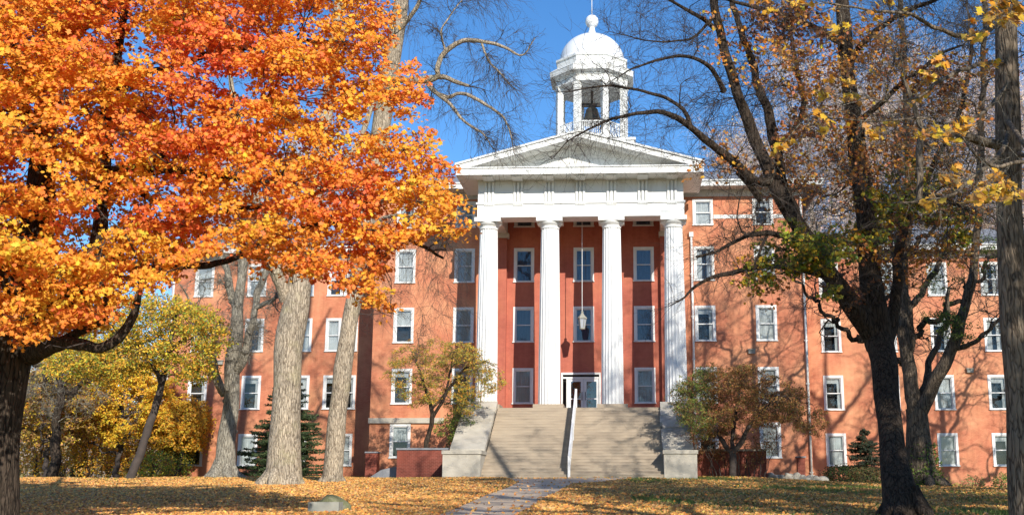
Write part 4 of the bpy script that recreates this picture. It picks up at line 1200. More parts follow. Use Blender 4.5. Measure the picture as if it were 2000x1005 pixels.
# the big dark tree on the right and its arching bare limbs
T = Tree('bare_tree', base(1760, 26), 'big dark forked tree on the right with arching bare limbs over the cupola', seed=31, bark='bark_dark', twig='bark_twig')
T.limb([(1765, 1110, 26, 64), (1760, 1050, 26, 46), (1757, 1005, 26, 39), (1753, 950, 26.3, 34), (1748, 900, 26.7, 29), (1742, 850, 27.1, 27), (1736, 800, 27.6, 26), (1729, 750, 28.1, 26.5), (1723, 700, 28.6, 29), (1716, 655, 29, 31), (1708, 600, 29, 27), (1702, 540, 29.2, 24), (1694, 460, 29.4, 22), (1684, 380, 29.5, 22), (1674, 300, 29.6, 20), (1664, 210, 29.7, 18), (1654, 110, 29.8, 17), (1645, 10, 30, 15), (1636, -140, 30, 12), (1630, -330, 30, 7)], .02, sides=30)
T.limb([(1712, 665, 29, 26), (1690, 630, 28.9, 24), (1662, 590, 28.8, 22), (1630, 550, 28.7, 20), (1600, 505, 28.6, 18), (1568, 450, 28.5, 18), (1535, 400, 28.4, 18), (1505, 345, 28.3, 15), (1482, 290, 28.2, 14), (1462, 235, 28.1, 13), (1440, 180, 28, 12), (1420, 120, 28, 11), (1405, 50, 28, 10), (1390, -20, 28, 9), (1372, -140, 28, 7), (1360, -260, 28, 5)], .02, sides=20)
T.limb([(1560, 440, 28.6, 14), (1530, 365, 28.8, 13), (1515, 290, 29, 12), (1500, 220, 29.2, 11), (1480, 165, 29.3, 9), (1462, 100, 29.4, 8), (1440, 40, 29.5, 7), (1425, -30, 29.5, 6), (1400, -200, 29.6, 4)], .02, sides=18)
T.limb([(1512, 300, 29, 8), (1560, 240, 29.6, 7), (1568, 190, 29.8, 6), (1555, 130, 30, 5), (1545, 60, 30, 4.5), (1540, -30, 30, 4)], .02)
T.limb([(1515, 350, 28.3, 11), (1478, 355, 28, 11), (1440, 322, 27.6, 10), (1400, 290, 27.2, 9), (1365, 262, 26.9, 8), (1330, 235, 26.6, 7), (1295, 219, 26.4, 6), (1262, 219, 26.2, 4.6), (1225, 226, 26, 3.8), (1185, 236, 25.8, 3), (1150, 252, 25.6, 2.4), (1112, 275, 25.5, 1.6), (1078, 310, 25.4, .8)], .01)
T.limb([(1352, 252, 26.8, 5), (1335, 215, 26.6, 4.6), (1305, 194, 26.4, 4.2), (1265, 180, 26.2, 3.8), (1225, 172, 26, 3.2), (1185, 168, 25.9, 2.8), (1150, 171, 25.8, 2), (1115, 178, 25.7, 1.3), (1080, 182, 25.6, .7)], .01)
T.limb([(1414, 178, 28, 7), (1400, 150, 27.6, 5.5), (1378, 125, 27.3, 5), (1345, 110, 27, 4), (1310, 112, 26.8, 3.4), (1270, 122, 26.6, 2.8), (1235, 134, 26.5, 2), (1205, 152, 26.4, 1)], .01)
T.limb([(1395, 55, 28, 6), (1370, 35, 27.6, 5), (1340, 18, 27.2, 4), (1305, 0, 27, 3.4), (1260, -20, 26.8, 2.6)], .01)
T.limb([(1398, 28, 28, 5), (1370, 60, 27.6, 3.4), (1340, 78, 27.2, 2.6), (1290, 82, 27, 2), (1240, 74, 26.8, 1.4), (1190, 62, 26.6, .8)], .01)
T.limb([(1485, 390, 28.4, 8), (1462, 360, 28, 6), (1440, 335, 28, 5)], .01)
T.limb([(1565, 455, 28.4, 9), (1530, 460, 28, 7), (1495, 455, 27.6, 6), (1460, 460, 27.2, 5), (1425, 478, 27, 4), (1390, 494, 26.8, 3), (1360, 500, 26.6, 2)], .01)
T.limb([(1620, 540, 28.6, 9), (1570, 528, 28, 7), (1510, 520, 27.6, 6), (1465, 524, 27.2, 5.5), (1420, 535, 27, 5), (1380, 546, 26.8, 4), (1350, 565, 26.7, 3), (1330, 585, 26.6, 2), (1308, 598, 26.6, 1)], .01)
T.limb([(1500, 455, 27.7, 3.5), (1480, 500, 27.4, 3), (1470, 530, 27.4, 2)], .01)
T.limb([(1722, 690, 29, 18), (1742, 630, 29.4, 14), (1752, 560, 29.8, 12), (1755, 500, 30, 11), (1770, 430, 30.4, 9), (1800, 360, 30.8, 8), (1840, 290, 31, 6), (1880, 200, 31.2, 5), (1900, 80, 31.4, 4)], .02)
T.limb([(1690, 430, 29.5, 9), (1720, 400, 29.2, 8), (1760, 385, 29, 6), (1800, 380, 28.8, 5), (1850, 390, 28.6, 4), (1890, 410, 28.6, 2)], .02)
T.limb([(1655, 130, 29.8, 8), (1690, 80, 29.4, 7), (1740, 40, 29, 6), (1800, 10, 28.6, 5), (1870, -10, 28.4, 3)], .02)
T.limb([(1668, 250, 29.6, 7), (1720, 200, 29, 6), (1780, 150, 28.6, 5), (1830, 110, 28.4, 4), (1880, 90, 28.2, 2)], .02)
T.limb([(1655, 90, 29.8, 8), (1620, 70, 29.2, 7), (1560, 40, 28.8, 6), (1500, 20, 28.4, 5), (1440, 5, 28.2, 4), (1380, -5, 28, 3)], .02)
A = targets(T.r, [(1280, -260), (1340, 60), (1330, 260), (1400, 400), (1360, 480), (1400, 560), (1560, 560), (1640, 600), (1800, 560), (1930, 420), (1960, 100), (1960, -260)], 760, 25.2, 33, .42)
T.grow(near_first(T, A), rmax=.05, rend=.0075, k=.009, wig=.25)
A = targets(T.r, [(1060, 150), (1250, -60), (1330, 20), (1360, 300), (1300, 300), (1100, 330)], 80, 25, 27.5, .4)
T.grow(near_first(T, A), rmax=.018, rend=.005, k=.006, wig=.3, up=-.2, droop=.3)
T.twigs(7000, .85, 2, rmaxnode=.04, grav=-.15, r0=.0062, zmin=5.0, spread=.62)
Lg = lumps(T.r, [(1550, 480, 27.4, 55, 11), (1600, 520, 27.6, 65, 12), (1500, 530, 27.4, 35, 5), (1730, 400, 29, 60, 12), (1780, 360, 30.5, 60, 10), (1690, 460, 29, 40, 8), (1640, 480, 28.6, 40, 8), (1830, 440, 30, 60, 10)])
T.grow(near_first(T, Lg), rmax=.02, rend=.004, wig=.2)
foliage(T, Lg, 6, 17, .42, .24, .11, [C_GRN, C_DKG, C_LIME, C_YEL, (.24, .24, .05), C_AMB], [1.8, .8, 2.4, 1.5, 1.6, .7], MAPLE5, .9)
Lo = lumps(T.r, [(1480, 540, 27.4, 40, 6), (1560, 180, 29, 60, 8), (1600, 260, 29, 70, 12), (1590, 130, 29, 60, 8), (1720, 100, 29, 100, 14), (1800, 250, 30, 90, 14), (1700, 520, 29, 60, 8), (1850, 480, 30, 60, 8), (1460, 110, 28.5, 60, 4), (1540, 340, 28.6, 60, 6), (1380, 300, 27.5, 70, 5), (1620, 30, 29, 90, 10), (1500, 130, 28.6, 70, 9), (1640, 360, 29, 70, 10), (1760, 480, 29.5, 80, 10), (1880, 330, 30, 70, 8), (1740, 300, 29.6, 90, 12), (1700, 180, 28.5, 170, 34), (1860, 150, 29, 110, 20), (1600, 330, 28.6, 110, 16), (1800, 400, 29, 110, 14), (1480, 60, 28.2, 90, 8)])
T.grow(near_first(T, Lo), rmax=.012, rend=.004, wig=.2)
foliage(T, Lo, 5, 8, .6, .30, .11, [C_AMB, C_TAN, C_ORA, C_YEL, C_BRN, C_PNK], [1.6, 2, 1.8, .9, 1.8, 1.4], MAPLE5, .9, name='autumn_foliage')
Lb = lumps(T.r, [(1520, 30, 28.4, 60, 14), (1560, 60, 28.6, 50, 8), (1560, 240, 28.6, 40, 5), (1830, 150, 29, 60, 6), (1650, 560, 29, 60, 6)])
T.grow(near_first(T, Lb), rmax=.012, rend=.004, wig=.2)
foliage(T, Lb, 6, 11, .45, .24, .10, [C_BRN, (.16, .07, .035), (.4, .14, .06)], [2, 1.6, 1], MAPLE5, 1.0, name='brown_foliage')
b0 = base(1760, 26); roots(T, b0[0], b0[1], b0[2], .42, 7, .6)
T.build()

# second right tree, behind it
T = Tree('bare_tree', base(1802, 46), 'grey ivy footed tree forking low behind the big dark right tree', seed=32, bark='bark_mid', twig='bark_twig')
T.limb([(1806, 985, 46, 52), (1803, 955, 46, 38), (1800, 925, 46, 31), (1797, 880, 46, 27), (1793, 830, 46, 24), (1790, 795, 46, 23)], .03, sides=22)
T.limb([(1792, 810, 46, 18), (1812, 775, 45.8, 15), (1832, 735, 45.6, 14), (1850, 700, 45.5, 13), (1868, 655, 45.4, 13), (1882, 610, 45.3, 11), (1894, 560, 45.2, 10), (1905, 500, 45.2, 9), (1910, 420, 45.2, 8), (1915, 300, 45.2, 8), (1920, 150, 45.2, 6), (1925, -60, 45.2, 5), (1920, -260, 45.2, 3)], .03)
T.limb([(1790, 805, 46, 18), (1778, 740, 46.2, 15), (1768, 670, 46.3, 14), (1762, 600, 46.4, 13), (1764, 530, 46.4, 11), (1772, 450, 46.5, 9), (1775, 350, 46.5, 9), (1770, 200, 46.6, 8), (1760, 0, 46.6, 6), (1765, -220, 46.6, 4)], .03)
T.limb([(1800, 790, 46, 9), (1808, 745, 46.4, 8), (1818, 700, 46.6, 7), (1835, 660, 46.8, 6), (1850, 620, 47, 5), (1852, 560, 47, 4)], .03)
T.limb([(1860, 680, 45.4, 6), (1900, 670, 45, 5), (1935, 640, 44.8, 4), (1960, 610, 44.6, 3)], .03)
T.limb([(1766, 620, 46.4, 8), (1800, 570, 46.8, 7), (1825, 530, 47, 6), (1850, 480, 47.2, 5), (1880, 430, 47.4, 4)], .03)
A = targets(T.r, [(1700, 100), (1600, -250), (2060, -250), (2000, 60), (2060, 400), (2000, 640), (1920, 650), (1860, 560), (1820, 620), (1740, 600), (1700, 400)], 330, 42, 50, .8)
T.grow(near_first(T, A), rmax=.07, rend=.012, k=.011, wig=.3)
T.twigs(3000, .8, 2, rmaxnode=.05, r0=.007)
Lg = lumps(T.r, [(1850, 620, 45, 30, 8), (1870, 640, 45, 35, 8), (1900, 500, 45.5, 60, 8), (1840, 560, 46, 40, 5)])
T.grow(Lg, rmax=.02, rend=.006)
foliage(T, Lg, 5, 20, .5, .3, .13, [C_GRN, C_DKG, (.2, .2, .05)], [1.4, 2.4, 1], SLIM, 1.0)
th = T.r.uniform(0, 6.28, 1400); hh = T.r.uniform(0, 1, 1400) ** 1.5 * 1.7
C = np.stack([T.root.location.x + (.75 - .15 * hh) * np.cos(th), 46 + (.75 - .15 * hh) * np.sin(th), T.root.location.z + hh], 1) + T.r.normal(size=(1400, 3)) * .06
T.leaves(C, .11, palette(T.r, 1400, [C_GRN, C_DKG, (.24, .3, .06)], [2, 2, 1]), OVAL, C - np.array([T.root.location.x, 46, C[:, 2].mean()]), name='ivy')
b0 = base(1802, 46); roots(T, b0[0], b0[1], b0[2], .6, 7, .9)
T.build()

# right edge trunk with its nearby leaf sprigs
M['bark_edge'] = bark('bark_edge', (0.045, 0.034, 0.026), (0.24, 0.19, 0.14), None, 0.8)
T = Tree('maple_tree', base(2008, 21), 'tall straight trunk at the right edge with big yellow maple leaves near', seed=33, bark='bark_edge', twig='bark_grey')
T.limb([(2018, 1120, 21, 60), (2012, 1040, 21, 42), (2008, 1000, 21, 37), (2002, 900, 21, 35), (1996, 800, 21, 34), (1989, 700, 21, 33), (1983, 600, 21, 32), (1977, 500, 21, 30), (1972, 400, 21, 28), (1969, 300, 21, 27), (1967, 200, 21, 26), (1965, 100, 21, 25), (1963, 0, 21, 24), (1960, -200, 21, 20), (1955, -400, 21, 14)], .012, sides=26)
T.limb([(1960, 285, 21, 13), (1925, 278, 20.8, 11), (1885, 268, 20.6, 9), (1845, 262, 20.4, 8), (1805, 256, 20.2, 7.5), (1790, 225, 20.2, 6.5), (1780, 190, 20.2, 5), (1768, 160, 20.2, 4)], .01)
T.limb([(1800, 256, 20.2, 8), (1796, 300, 20.1, 8), (1797, 350, 20, 7.5), (1792, 398, 20, 7)], .01)
T.limb([(1970, 260, 20.8, 7), (1960, 290, 19, 6), (1935, 320, 17, 5), (1900, 345, 15.5, 4), (1860, 380, 14.6, 3.4), (1800, 392, 14, 2.4), (1740, 396, 13.6, 1.5)], .005)
T.limb([(1990, 300, 20.5, 5), (2030, 315, 14, 6), (1990, 316, 12.5, 4.5), (1950, 326, 12, 4), (1925, 318, 11.8, 3.4), (1905, 300, 11.6, 3), (1880, 268, 11.6, 2)], .004)
T.limb([(1960, 40, 21, 8), (1900, 70, 19, 6), (1840, 60, 17.5, 5), (1780, 30, 16.5, 4), (1700, 20, 15.8, 3), (1620, 8, 15.4, 2)], .01)
T.limb([(1962, 120, 21, 6), (1900, 130, 18.5, 5), (1850, 150, 17, 4), (1800, 185, 16, 3), (1750, 200, 15.5, 2), (1700, 190, 15.4, 1.4)], .01)
T.limb([(1965, 170, 21, 5), (1920, 220, 18, 4), (1860, 240, 16, 3), (1790, 232, 15, 2.4), (1700, 236, 14.6, 1.8), (1610, 232, 14.4, 1)], .01)
T.limb([(1968, 235, 21, 6), (2030, 330, 15, 5), (2010, 370, 12.5, 4), (1975, 385, 12, 2.5), (1940, 372, 11.9, 1.6)], .004)
T.limb([(1960, -60, 21, 7), (1990, -40, 15, 5), (1985, -10, 12.5, 4), (1960, 10, 12, 3), (1930, 5, 12, 2)], .004)
sp = [(1955, 10, 12, 34, 10), (1975, 35, 12, 26, 5), (1900, 60, 15, 24, 4), (1835, 125, 16.5, 22, 3), (1800, 190, 16, 18, 2), (1755, 245, 15, 14, 2), (1800, 150, 16, 24, 3), (1705, 262, 14.8, 16, 3), (1670, 178, 15.4, 14, 2), (1535, 285, 14.5, 14, 3), (1845, 268, 13.6, 22, 5), (1820, 255, 14, 20, 3), (1855, 345, 14.6, 30, 5), (1835, 385, 14, 24, 3), (1910, 385, 12.2, 20, 5), (1955, 365, 12, 26, 6), (1985, 378, 12, 18, 4), (1945, 345, 12, 14, 2), (1890, 250, 13, 18, 3), (1640, 180, 15.4, 40, 5), (1600, 235, 14.6, 30, 4), (1740, 20, 16, 40, 4), (1560, 5, 15.4, 30, 3), (1660, 60, 15.8, 40, 3), (1500, 10, 15.4, 30, 3), (1930, 130, 14, 20, 2)]
Ls = lumps(T.r, sp)
T.grow(near_first(T, Ls), rmax=.008, rend=.0025, wig=.25, k=.003)
foliage(T, Ls, 2, 4, .11, .10, .108, [C_AMB, C_YEL, (.9, .5, .1), C_TAN, C_BRN], [2.2, 2.2, 1.4, 1, .8], MAPLE, .7)
A = targets(T.r, [(1560, -60), (2000, -60), (2000, 400), (1820, 420), (1700, 300)], 60, 14, 20, .4)
T.grow(near_first(T, A), rmax=.012, rend=.003, wig=.3, k=.005)
T.twigs(700, .4, 2, rmaxnode=.015, r0=.0028, zmin=4)
T.build()
print('trees done')

# ------------------------------------------------------------------ trees behind and around
def stand_tree(name, x, y, h, label, cat, group, seed, rt, crown_r, nb, ntw, bark, twig, twr=.012, lean=0., fork=.35, build=True, zoff=0):
    """a free-standing tree of forking limbs with bare twigs, sized in metres"""
    z0 = gzf(x, y) + zoff
    T = Tree(name, (x, y, z0), label, cat, group, seed, bark, twig)
    r = T.r
    T.limb([(x, y, z0 - .3, rt * 1.5), (x + .02, y, z0 + .3, rt * 1.1), (x + lean * h * .2, y, z0 + h * .2, rt * .9), (x + lean * h * .45, y, z0 + h * .45, rt * .7), (x + lean * h * .7, y, z0 + h * .7, rt * .45), (x + lean * h, y, z0 + h * .95, rt * .15)], .08, True)
    for k in range(7):
        zf = fork + .5 * k / 7; an = k * 2.4 + seed; rr = crown_r * (1 - .45 * k / 7)
        b0 = np.array([x + lean * h * zf, y, z0 + h * zf]); e = b0 + np.array([math.cos(an) * rr, math.sin(an) * rr, h * (.22 + .1 * r.uniform())])
        m = (b0 + e) / 2 + np.array([0, 0, -.04 * h]); R0 = rt * (.5 - .25 * k / 7)
        T.limb([(*b0, R0), (*m, R0 * .7), (*e, R0 * .25)], .15, True)
    q = unit(r.normal(size=(nb, 3))) * r.uniform(.35, 1, (nb, 1)) ** .5 * np.array([crown_r, crown_r, h * .36]) + np.array([x + lean * h * .6, y, z0 + h * .64])
    q = q[q[:, 2] > z0 + h * .22]
    T.grow(near_first(T, q), rmax=rt * .35, rend=twr * .9, k=.013, wig=.3)
    if ntw: T.twigs(ntw, h * .06, 2, rmaxnode=rt * .3, r0=twr, zmin=z0 + h * .2)
    T.q = q
    if build: T.build()
    return T
# distant bare trees behind the right wing and behind the left
for k, (px_, Y, h) in enumerate([(1480, 104, 33), (1590, 98, 36), (1700, 104, 38), (1810, 97, 37), (1930, 102, 38), (2040, 98, 36)]):
    q = W(px_, 500, Y)
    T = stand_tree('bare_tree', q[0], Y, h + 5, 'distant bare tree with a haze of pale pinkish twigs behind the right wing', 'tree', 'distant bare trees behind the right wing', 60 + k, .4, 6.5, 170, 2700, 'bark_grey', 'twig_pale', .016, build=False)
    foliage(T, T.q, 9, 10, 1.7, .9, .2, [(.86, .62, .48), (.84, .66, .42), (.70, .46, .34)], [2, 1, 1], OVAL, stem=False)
    T.build()
for k, (px_, Y, h) in enumerate([(470, 100, 30), (620, 104, 33)]):
    q = W(px_, 500, Y)
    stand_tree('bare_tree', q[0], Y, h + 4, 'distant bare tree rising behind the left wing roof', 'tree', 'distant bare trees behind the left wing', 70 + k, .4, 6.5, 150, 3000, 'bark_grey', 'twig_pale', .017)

# yellow and orange trees at the far left
def leafy(T, n, nper, nleaf, size, cols, w, shape=OVAL, sel=None, rl=.8, rs=.4):
    q = T.q if sel is None else T.q[sel]
    foliage(T, q, nper, nleaf, rl, rs, size, cols, w, shape)
q = base(282, 54)
T = Tree('maple_tree', (W(250, 940, 54)[0], 54, 2.2), 'young maple with a dark slanting trunk and yellow green crown by the left wing', seed=81, bark='twig_dark', twig='twig_dark')
T.limb([(245, 965, 54, 12), (256, 930, 54, 10), (275, 880, 54, 9), (292, 830, 54, 8.5), (306, 785, 54, 8), (316, 752, 54, 7.5), (326, 700, 54, 6), (338, 640, 54, 5), (345, 580, 54, 3)], .02)
T.limb([(316, 752, 54, 5), (290, 700, 53.5, 4), (250, 660, 53, 3), (200, 640, 53, 2)], .03)
T.limb([(330, 690, 54, 4), (370, 650, 53.5, 3), (410, 640, 53.2, 2)], .03)
poly = [(220, 600), (280, 575), (340, 580), (390, 600), (430, 635), (440, 665), (405, 690), (410, 735), (370, 740), (340, 720), (300, 735), (260, 715), (220, 740), (170, 740), (100, 720), (90, 680), (150, 660), (210, 640)]
A = targets(T.r, poly, 230, 50.5, 57, .55)
T.grow(near_first(T, A), rmax=.05, rend=.008, wig=.3)
foliage(T, A, 6, 19, .65, .36, .135, [C_LIME, C_YEL, C_AMB, C_GRN, (.35, .26, .05)], [1.2, 1.8, 1.6, 1.2, 1.9], OVAL)
T.build()
for k, (px_, Y, h, cr, lab, cols, w) in enumerate([
        (148, 74, 8.5, 3.6, 'golden orange maple between dark trunks at the far left', [C_ORA, C_AMB, C_YEL, (.6, .5, .07)], [1.6, 2.4, 2, .6]),
        (230, 70, 7.8, 3.2, 'bright yellow maple low behind the slanting dark trunk', [C_YEL, C_AMB, C_LIME], [3, 1.6, .7]),
        (350, 70.3, 5.2, 1.7, 'small golden bush like tree against the left wing corner', [C_AMB, C_YEL, (.4, .3, .06)], [2, 1.5, 1.5]),
        (90, 68, 7, 3.0, 'brownish yellow understorey tree beside the left edge trunk', [C_BRN, C_YEL, (.35, .28, .06), C_TAN], [1.5, 1, 1.5, 1])]):
    T = stand_tree('maple_tree', W(px_, 900, Y)[0], Y, h, lab, 'tree', None, 90 + k, .16, cr, 120, 300, 'twig_dark', 'bark_twig', .010, fork=.2, build=False)
    foliage(T, T.q, 7, 22, .62, .36, .16, cols, w, OVAL)
    T.build()
stand_tree('bare_tree', W(105, 900, 64)[0], 64, 9.5, 'bare dark trunk with pale tangled twigs near the far left', 'tree', None, 101, .3, 3.2, 130, 1500, 'bark_dark', 'bark_grey', .012, fork=.5)
stand_tree('bare_tree', W(160, 900, 76)[0], 76, 12, 'thin dark twin of bare trunks beyond the golden maple', 'tree', None, 102, .17, 3.0, 80, 900, 'twig_dark', 'bark_grey', .012)
for k, (px_, Y, h) in enumerate([(60, 90, 13), (190, 96, 15), (270, 92, 13), (-40, 96, 16)]):
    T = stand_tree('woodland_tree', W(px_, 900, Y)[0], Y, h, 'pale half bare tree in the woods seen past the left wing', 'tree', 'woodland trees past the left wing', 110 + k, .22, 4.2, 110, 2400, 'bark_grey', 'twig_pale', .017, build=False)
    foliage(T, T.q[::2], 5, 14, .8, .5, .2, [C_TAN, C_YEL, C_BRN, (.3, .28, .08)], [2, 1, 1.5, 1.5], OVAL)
    T.build()
for k, (px_, Y, h_, rr_) in enumerate([(75, 71, 3.6, 1.6), (125, 78, 4.5, 2.0), (175, 72, 3.4, 1.7), (215, 78, 4.8, 2.0), (255, 72, 3.0, 1.5), (300, 77, 4.6, 1.8)]):
    x_ = W(px_, 900, Y)[0]
    T = Tree('woodland_shrub', (x_, Y, gzf(x_, Y)), 'golden leafy undergrowth shrub below the far left maples', 'shrub', 'undergrowth shrubs at the far left', 160 + k, 'twig_dark', 'twig_dark')
    for q_ in range(9):
        an = T.r.uniform(0, 6.28); q2 = T.r.uniform(.3, .9) * rr_
        T.limb([(x_, Y, gzf(x_, Y) - .1, .04), (x_ + .4 * q2 * math.cos(an), Y + .4 * q2 * math.sin(an), gzf(x_, Y) + h_ * .5, .025), (x_ + q2 * math.cos(an), Y + q2 * math.sin(an), gzf(x_, Y) + h_ * .9, .01)], .05, True)
    C = unit(T.r.normal(size=(2600, 3))) * T.r.uniform(.2, 1, (2600, 1)) ** .5 * np.array([rr_, rr_, h_ * .55]) * (1 + .25 * T.r.normal(size=(2600, 1))) + np.array([x_, Y, gzf(x_, Y) + h_ * .5])
    T.leaves(C, T.r.uniform(.10, .2, 2600), palette(T.r, 2600, [C_AMB, C_YEL, C_BRN, (.3, .28, .08), C_TAN], [2, 2, 1, 1.2, 1.2]), OVAL, UPF)
    T.build()
# a mass of far woodland beyond, too dense to count
rw_ = np.random.default_rng(5)
nW = 60000
C = np.stack([rw_.uniform(-125, -30, nW), rw_.uniform(150, 185, nW), np.zeros(nW)], 1)
C[:, 2] = gz(C[:, 0], C[:, 1]) + rw_.uniform(0, 1, nW) ** 1.3 * (19 + 3 * np.sin(C[:, 0] * .35) + 2 * np.sin(C[:, 0] * .9))
V, Fq = leafgeo(rw_, C, rw_.uniform(.9, 1.9, nW), OVAL, UPF, 1.0)
o = link(bpy.data.objects.new('far_woods', npmesh('far_woods', V, Fq, M['litter'], False, palette(rw_, nW, [(.30, .24, .18), (.20, .17, .10), (.42, .30, .12), (.35, .30, .26)], [2, 2, 1, 2]))))
tag(o, 'distant autumn woodland beyond the lawn', 'woods', kind='stuff')

# trees off to the right whose bare limbs shade the wall, lawn and trunks
stand_tree('bare_tree', 24.5, 46, 25, 'tall bare tree just beyond the right side of the view, shading the wall', 'tree', None, 121, .5, 9, 200, 500, 'bark_dark', 'bark_twig', .018)
stand_tree('bare_tree', 19.0, 33, 29, 'very tall bare tree beyond the right edge, its shadow lying over the columns', 'tree', None, 128, .5, 8.0, 380, 1100, 'bark_dark', 'bark_twig', .028)
stand_tree('bare_tree', W(1788, 900, 55)[0], 55, 19, 'bare tree half hidden behind the ivy footed tree, its shadow on the wall', 'tree', None, 129, .34, 6.0, 190, 900, 'bark_dark', 'bark_twig', .016, fork=.3)
stand_tree('bare_tree', 25.5, 59, 17, 'bare tree close to the right wing, beyond the right edge', 'tree', None, 130, .34, 6.0, 170, 700, 'bark_dark', 'bark_twig', .02, fork=.3)
stand_tree('bare_tree', 15.0, 19.5, 21, 'bare tree beyond the right edge trunk, striping the lawn with shade', 'tree', None, 125, .45, 6.5, 380, 2200, 'bark_dark', 'bark_twig', .022)
T = stand_tree('maple_tree', 11.5, 2.0, 22, 'tall half leafed maple to the right of the viewer', 'tree', None, 126, .45, 7.5, 170, 500, 'bark_dark', 'bark_twig', .014, build=False)
foliage(T, T.q, 2, 12, .9, .45, .19, [C_AMB, C_BRN, C_TAN], [1, 1, 1], OVAL)
T.build()
T = stand_tree('maple_tree', 24.0, 19.0, 21, 'broad half leafed maple far right of the path', 'tree', None, 127, .45, 7.5, 170, 500, 'bark_dark', 'bark_twig', .014, build=False)
foliage(T, T.q, 6, 16, .9, .45, .19, [C_AMB, C_BRN, C_TAN], [1, 1, 1], OVAL)
T.build()
T = stand_tree('maple_tree', 17.5, 9.0, 19, 'half leafed maple beyond the right side, shading the dark trunks', 'tree', None, 122, .45, 6.5, 150, 500, 'bark_dark', 'bark_twig', .012, build=False)
foliage(T, T.q, 11, 20, 1.0, .5, .2, [C_AMB, C_BRN, C_TAN], [1, 1, 1], OVAL)
T.build()
T = stand_tree('maple_tree', 4.5, -14.0, 17, 'half leafed maple behind the viewer casting stripes over the lawn', 'tree', None, 123, .4, 6.0, 120, 500, 'bark_dark', 'bark_twig', .012, build=False)
foliage(T, T.q, 5, 14, .9, .45, .17, [C_AMB, C_BRN, C_TAN], [1, 1, 1], OVAL)
T.build()

# evergreens and shrubs
def conifer(x, y, h, rad_, label, seed, cols=((.04, .065, .028), (.07, .105, .04), (.12, .16, .06))):
    z0 = gzf(x, y)
    T = Tree('spruce_tree', (x, y, z0), label, 'tree', None, seed, 'bark_dark', 'twig_dark')
    T.limb([(x, y, z0 - .2, .16), (x, y, z0 + h * .5, .09), (x, y, z0 + h, .02)], .02, True)
    Cs = []; r = T.r
    for k in range(int(h * 34)):
        f = r.uniform(.04, 1) ; an = r.uniform(0, 6.28); Lb_ = rad_ * (1 - f) ** .8 * r.uniform(.7, 1.1) + .12
        b0 = np.array([x, y, z0 + h * f]); t = np.linspace(0, 1, 6)[:, None]
        d = np.array([math.cos(an), math.sin(an), 0])
        P = b0 + d * Lb_ * t + np.array([0, 0, 1.]) * (-.28 * Lb_ * t + .22 * Lb_ * t * t)
        T.addpoly(np.c_[P, .018 - .013 * t], 4)
        m = int(75 * Lb_) + 14
        u = r.uniform(.15, 1, (m, 1)); side = np.cross(d, [0, 0, 1.])
        Cs.append(b0 + d * Lb_ * u + np.array([0, 0, 1.]) * (-.28 * Lb_ * u + .22 * Lb_ * u * u) + side * r.normal(size=(m, 1)) * .16 * Lb_ * (1.1 - u * .7) + np.array([0, 0, 1.]) * r.normal(size=(m, 1)) * .035 - [0, 0, .03])
    C = np.vstack(Cs)
    T.leaves(C, r.uniform(.12, .24, len(C)), palette(r, len(C), cols, [1.5, 2, 1]), SLIM, UPF, name='needles', flop=.7)
    T.build()
conifer(W(558, 900, 67)[0], 67, 6.6, 3.2, 'dark green spruce with drooping boughs behind the pale leaning trunks', 131)
conifer(W(1695, 900, 66)[0], 66.5, 3.3, 2.3, 'dark evergreen behind the big dark right trunk', 133, ((.03, .045, .03), (.05, .07, .035), (.14, .09, .05)))
def shrub(x, y, h, r0, label, seed, cols, w, n=700, size=.11, name='shrub', zo=0):
    z0 = gzf(x, y) + zo
    T = Tree(name, (x, y, z0), label, 'shrub', None, seed, 'twig_dark', 'twig_dark'); r = T.r
    for k in range(12):
        an = r.uniform(0, 6.28); q = r.uniform(.3, .9) * r0
        T.limb([(x, y, z0 - .1, .02), (x + .4 * q * math.cos(an), y + .4 * q * math.sin(an), z0 + h * .4, .014), (x + q * math.cos(an), y + q * math.sin(an), z0 + h * r.uniform(.6, .95), .006)], .03, True)
    C = unit(r.normal(size=(n, 3))) * r.uniform(.4, 1, (n, 1)) ** .5 * np.array([r0, r0, h * .52]) * (1 + .15 * r.normal(size=(n, 1))) + np.array([x, y, z0 + h * .5])
    T.leaves(C, r.uniform(.7, 1.3, n) * size, palette(r, n, cols, w), OVAL, UPF)
    T.build()
GR = [C_GRN, C_DKG, (.26, .3, .08)]
shrub(W(1640, 930, 64)[0], 64, 1.2, .95, 'rounded dark clipped shrub under the second right wing window', 141, [C_DKG, (.04, .05, .02)], [1, 1], 2600, .09)
shrub(W(1690, 930, 62)[0], 62, 1.1, 1.1, 'loose dark shrub against the foot of the big right trunk', 142, [C_DKG, (.14, .12, .05), C_BRN], [1, 1, .5], 2000, .10)
shrub(W(1903, 950, 69.5)[0], 69.5, 1.15, .75, 'small pale green leafy shrub below the right wing', 143, [C_GRN, (.34, .40, .14), (.5, .5, .2)], [1, 2, 1], 500)
shrub(W(1868, 960, 69.8)[0], 69.8, .6, .6, 'straggly yellowish plant at the foot of the right wing', 144, [(.5, .45, .12), C_GRN], [2, 1], 180)
shrub(W(1962, 955, 68.5)[0], 68.5, 1.3, .8, 'green leafy shrub beside the right edge trunk', 145, [C_GRN, (.30, .38, .12)], [1, 1], 700, .13)
shrub(W(1830, 950, 69.6)[0], 69.6, 1.2, .8, 'thin twiggy shrub beside the ivy footed tree', 146, [C_GRN, (.5, .4, .1), C_TAN], [1, 1, 1], 320)
shrub(W(345, 900, 70.6)[0], 70.6, 3.4, 1.1, 'tall olive bush at the corner of the left wing', 147, [C_GRN, C_YEL, C_DKG, (.3, .28, .06)], [2, 1, 2, 2], 2600, .14)
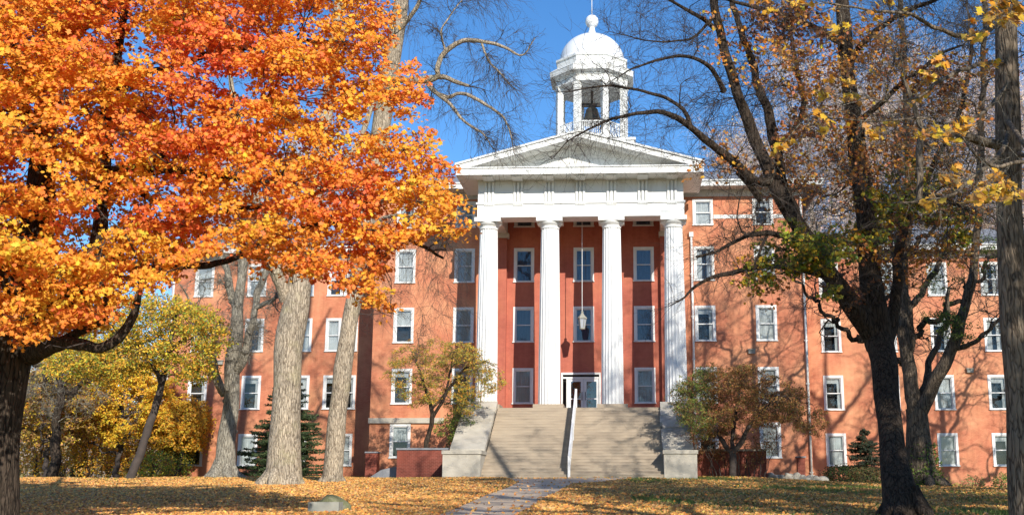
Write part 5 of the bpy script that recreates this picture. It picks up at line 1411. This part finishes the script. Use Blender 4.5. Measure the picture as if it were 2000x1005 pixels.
shrub(W(300, 915, 66)[0], 66, 1.6, 1.3, 'low yellow green bush left of the white downspout', 148, [C_GRN, C_LIME, C_YEL, C_BRN], [2, 1, 1, 1], 1500, .13)
shrub(W(925, 700, 65)[0] - .6, 65.4, 5.0, .9, 'dark leafy tall shrub in the corner left of the steps', 149, [C_DKG, C_GRN, (.2, .2, .06)], [2, 2, 1], 2600, .13)
for k, (px_, sx_) in enumerate([(1938, .35), (1953, .28), (1925, .2)]):
    qx = W(px_, 960, 69)[0]
    o = rockmesh((qx, 69 - .2 * k, gzf(qx, 69) + .08), (sx_, .25, sx_ * .7), 200 + k)
    tag(o, 'pale rock lying between the two green shrubs by the right wing', 'rock', 'pale rocks between the shrubs')

# ------------------------------------------------------------------ lawn cover
rg = np.random.default_rng(17)
n = 210000
yy = 24 + 40 * rg.uniform(0, 1, n) ** 1.25
xx = rg.uniform(-.56, .42, n) * yy * 1.0
def pathmask(x, y):
    ctr_y = np.array([(a[1] + b_[1]) / 2 for a, b_ in PATH_ROWS]); o_ = np.argsort(ctr_y)
    lo = np.interp(y, np.array([a[1] for a, _ in PATH_ROWS])[o_], np.array([a[0] for a, _ in PATH_ROWS])[o_])
    hi = np.interp(y, np.array([b_[1] for _, b_ in PATH_ROWS])[o_], np.array([b_[0] for _, b_ in PATH_ROWS])[o_])
    return (x > lo) & (x < hi) & (y < 55)
dens = .55 + .35 * np.sin(xx * .5 + 1.0) * np.sin(yy * .33) + .25 * np.sin(xx * 1.3 + yy * .7)
dens += np.where(xx < 0, .5, .02) - .22 * sstep(2, 7, xx) - .5 * sstep(50, 56, yy)
dens = np.where(pathmask(xx, yy), .02, dens)
ok = (rg.uniform(0, 1, n) < dens) & ~((xx > -9.4) & (xx < 3.4) & (yy > 55.4))
xx, yy = xx[ok], yy[ok]
C = np.stack([xx, yy, gz(xx, yy) + .035 + rg.uniform(0, .02, len(xx))], 1)
V, Fq = leafgeo(rg, C, rg.uniform(.09, .15, len(xx)), OVAL, np.array([0, -.45, 1.]), .75)
o = link(bpy.data.objects.new('fallen_leaves', npmesh('fallen_leaves', V, Fq, M['litter'], False, palette(rg, len(xx), [(.72, .37, .10), (.80, .45, .12), (.52, .21, .06), (.30, .13, .05), (.60, .38, .17), (.76, .28, .05)], [2.4, 1.4, 2.0, 1.7, 1.2, 1.1], .2))))
tag(o, 'golden brown fallen leaves carpeting the lawn', 'leaves', kind='stuff')
n = 150000
yy = 24 + 38 * rg.uniform(0, 1, n) ** 1.2
xx = rg.uniform(-.56, .42, n) * yy
ok = ~pathmask(xx, yy) & ~((xx > -9.4) & (xx < 3.4) & (yy > 55.4)) & (rg.uniform(0, 1, n) < np.where(xx > 0, 1.0, .35) + .6 * sstep(48, 55, yy))
xx, yy = xx[ok], yy[ok]; m = len(xx)
C = np.stack([xx, yy, gz(xx, yy)], 1)
a = rg.uniform(0, 6.28, m); w = np.stack([np.cos(a), np.sin(a), 0 * a], 1) * .012
tip = C + np.stack([rg.normal(size=m) * .03, rg.normal(size=m) * .03, rg.uniform(.05, .11, m)], 1)
V = np.stack([C - w, C + w, tip], 1).reshape(-1, 3)
o = link(bpy.data.objects.new('grass', npmesh('grass', V, np.arange(m * 3).reshape(m, 3), M['litter'], False, palette(rg, m, [(.10, .17, .03), (.20, .24, .05), (.30, .28, .09)], [2, 2, 1]))))
tag(o, 'short green grass between the fallen leaves', 'grass', kind='stuff')
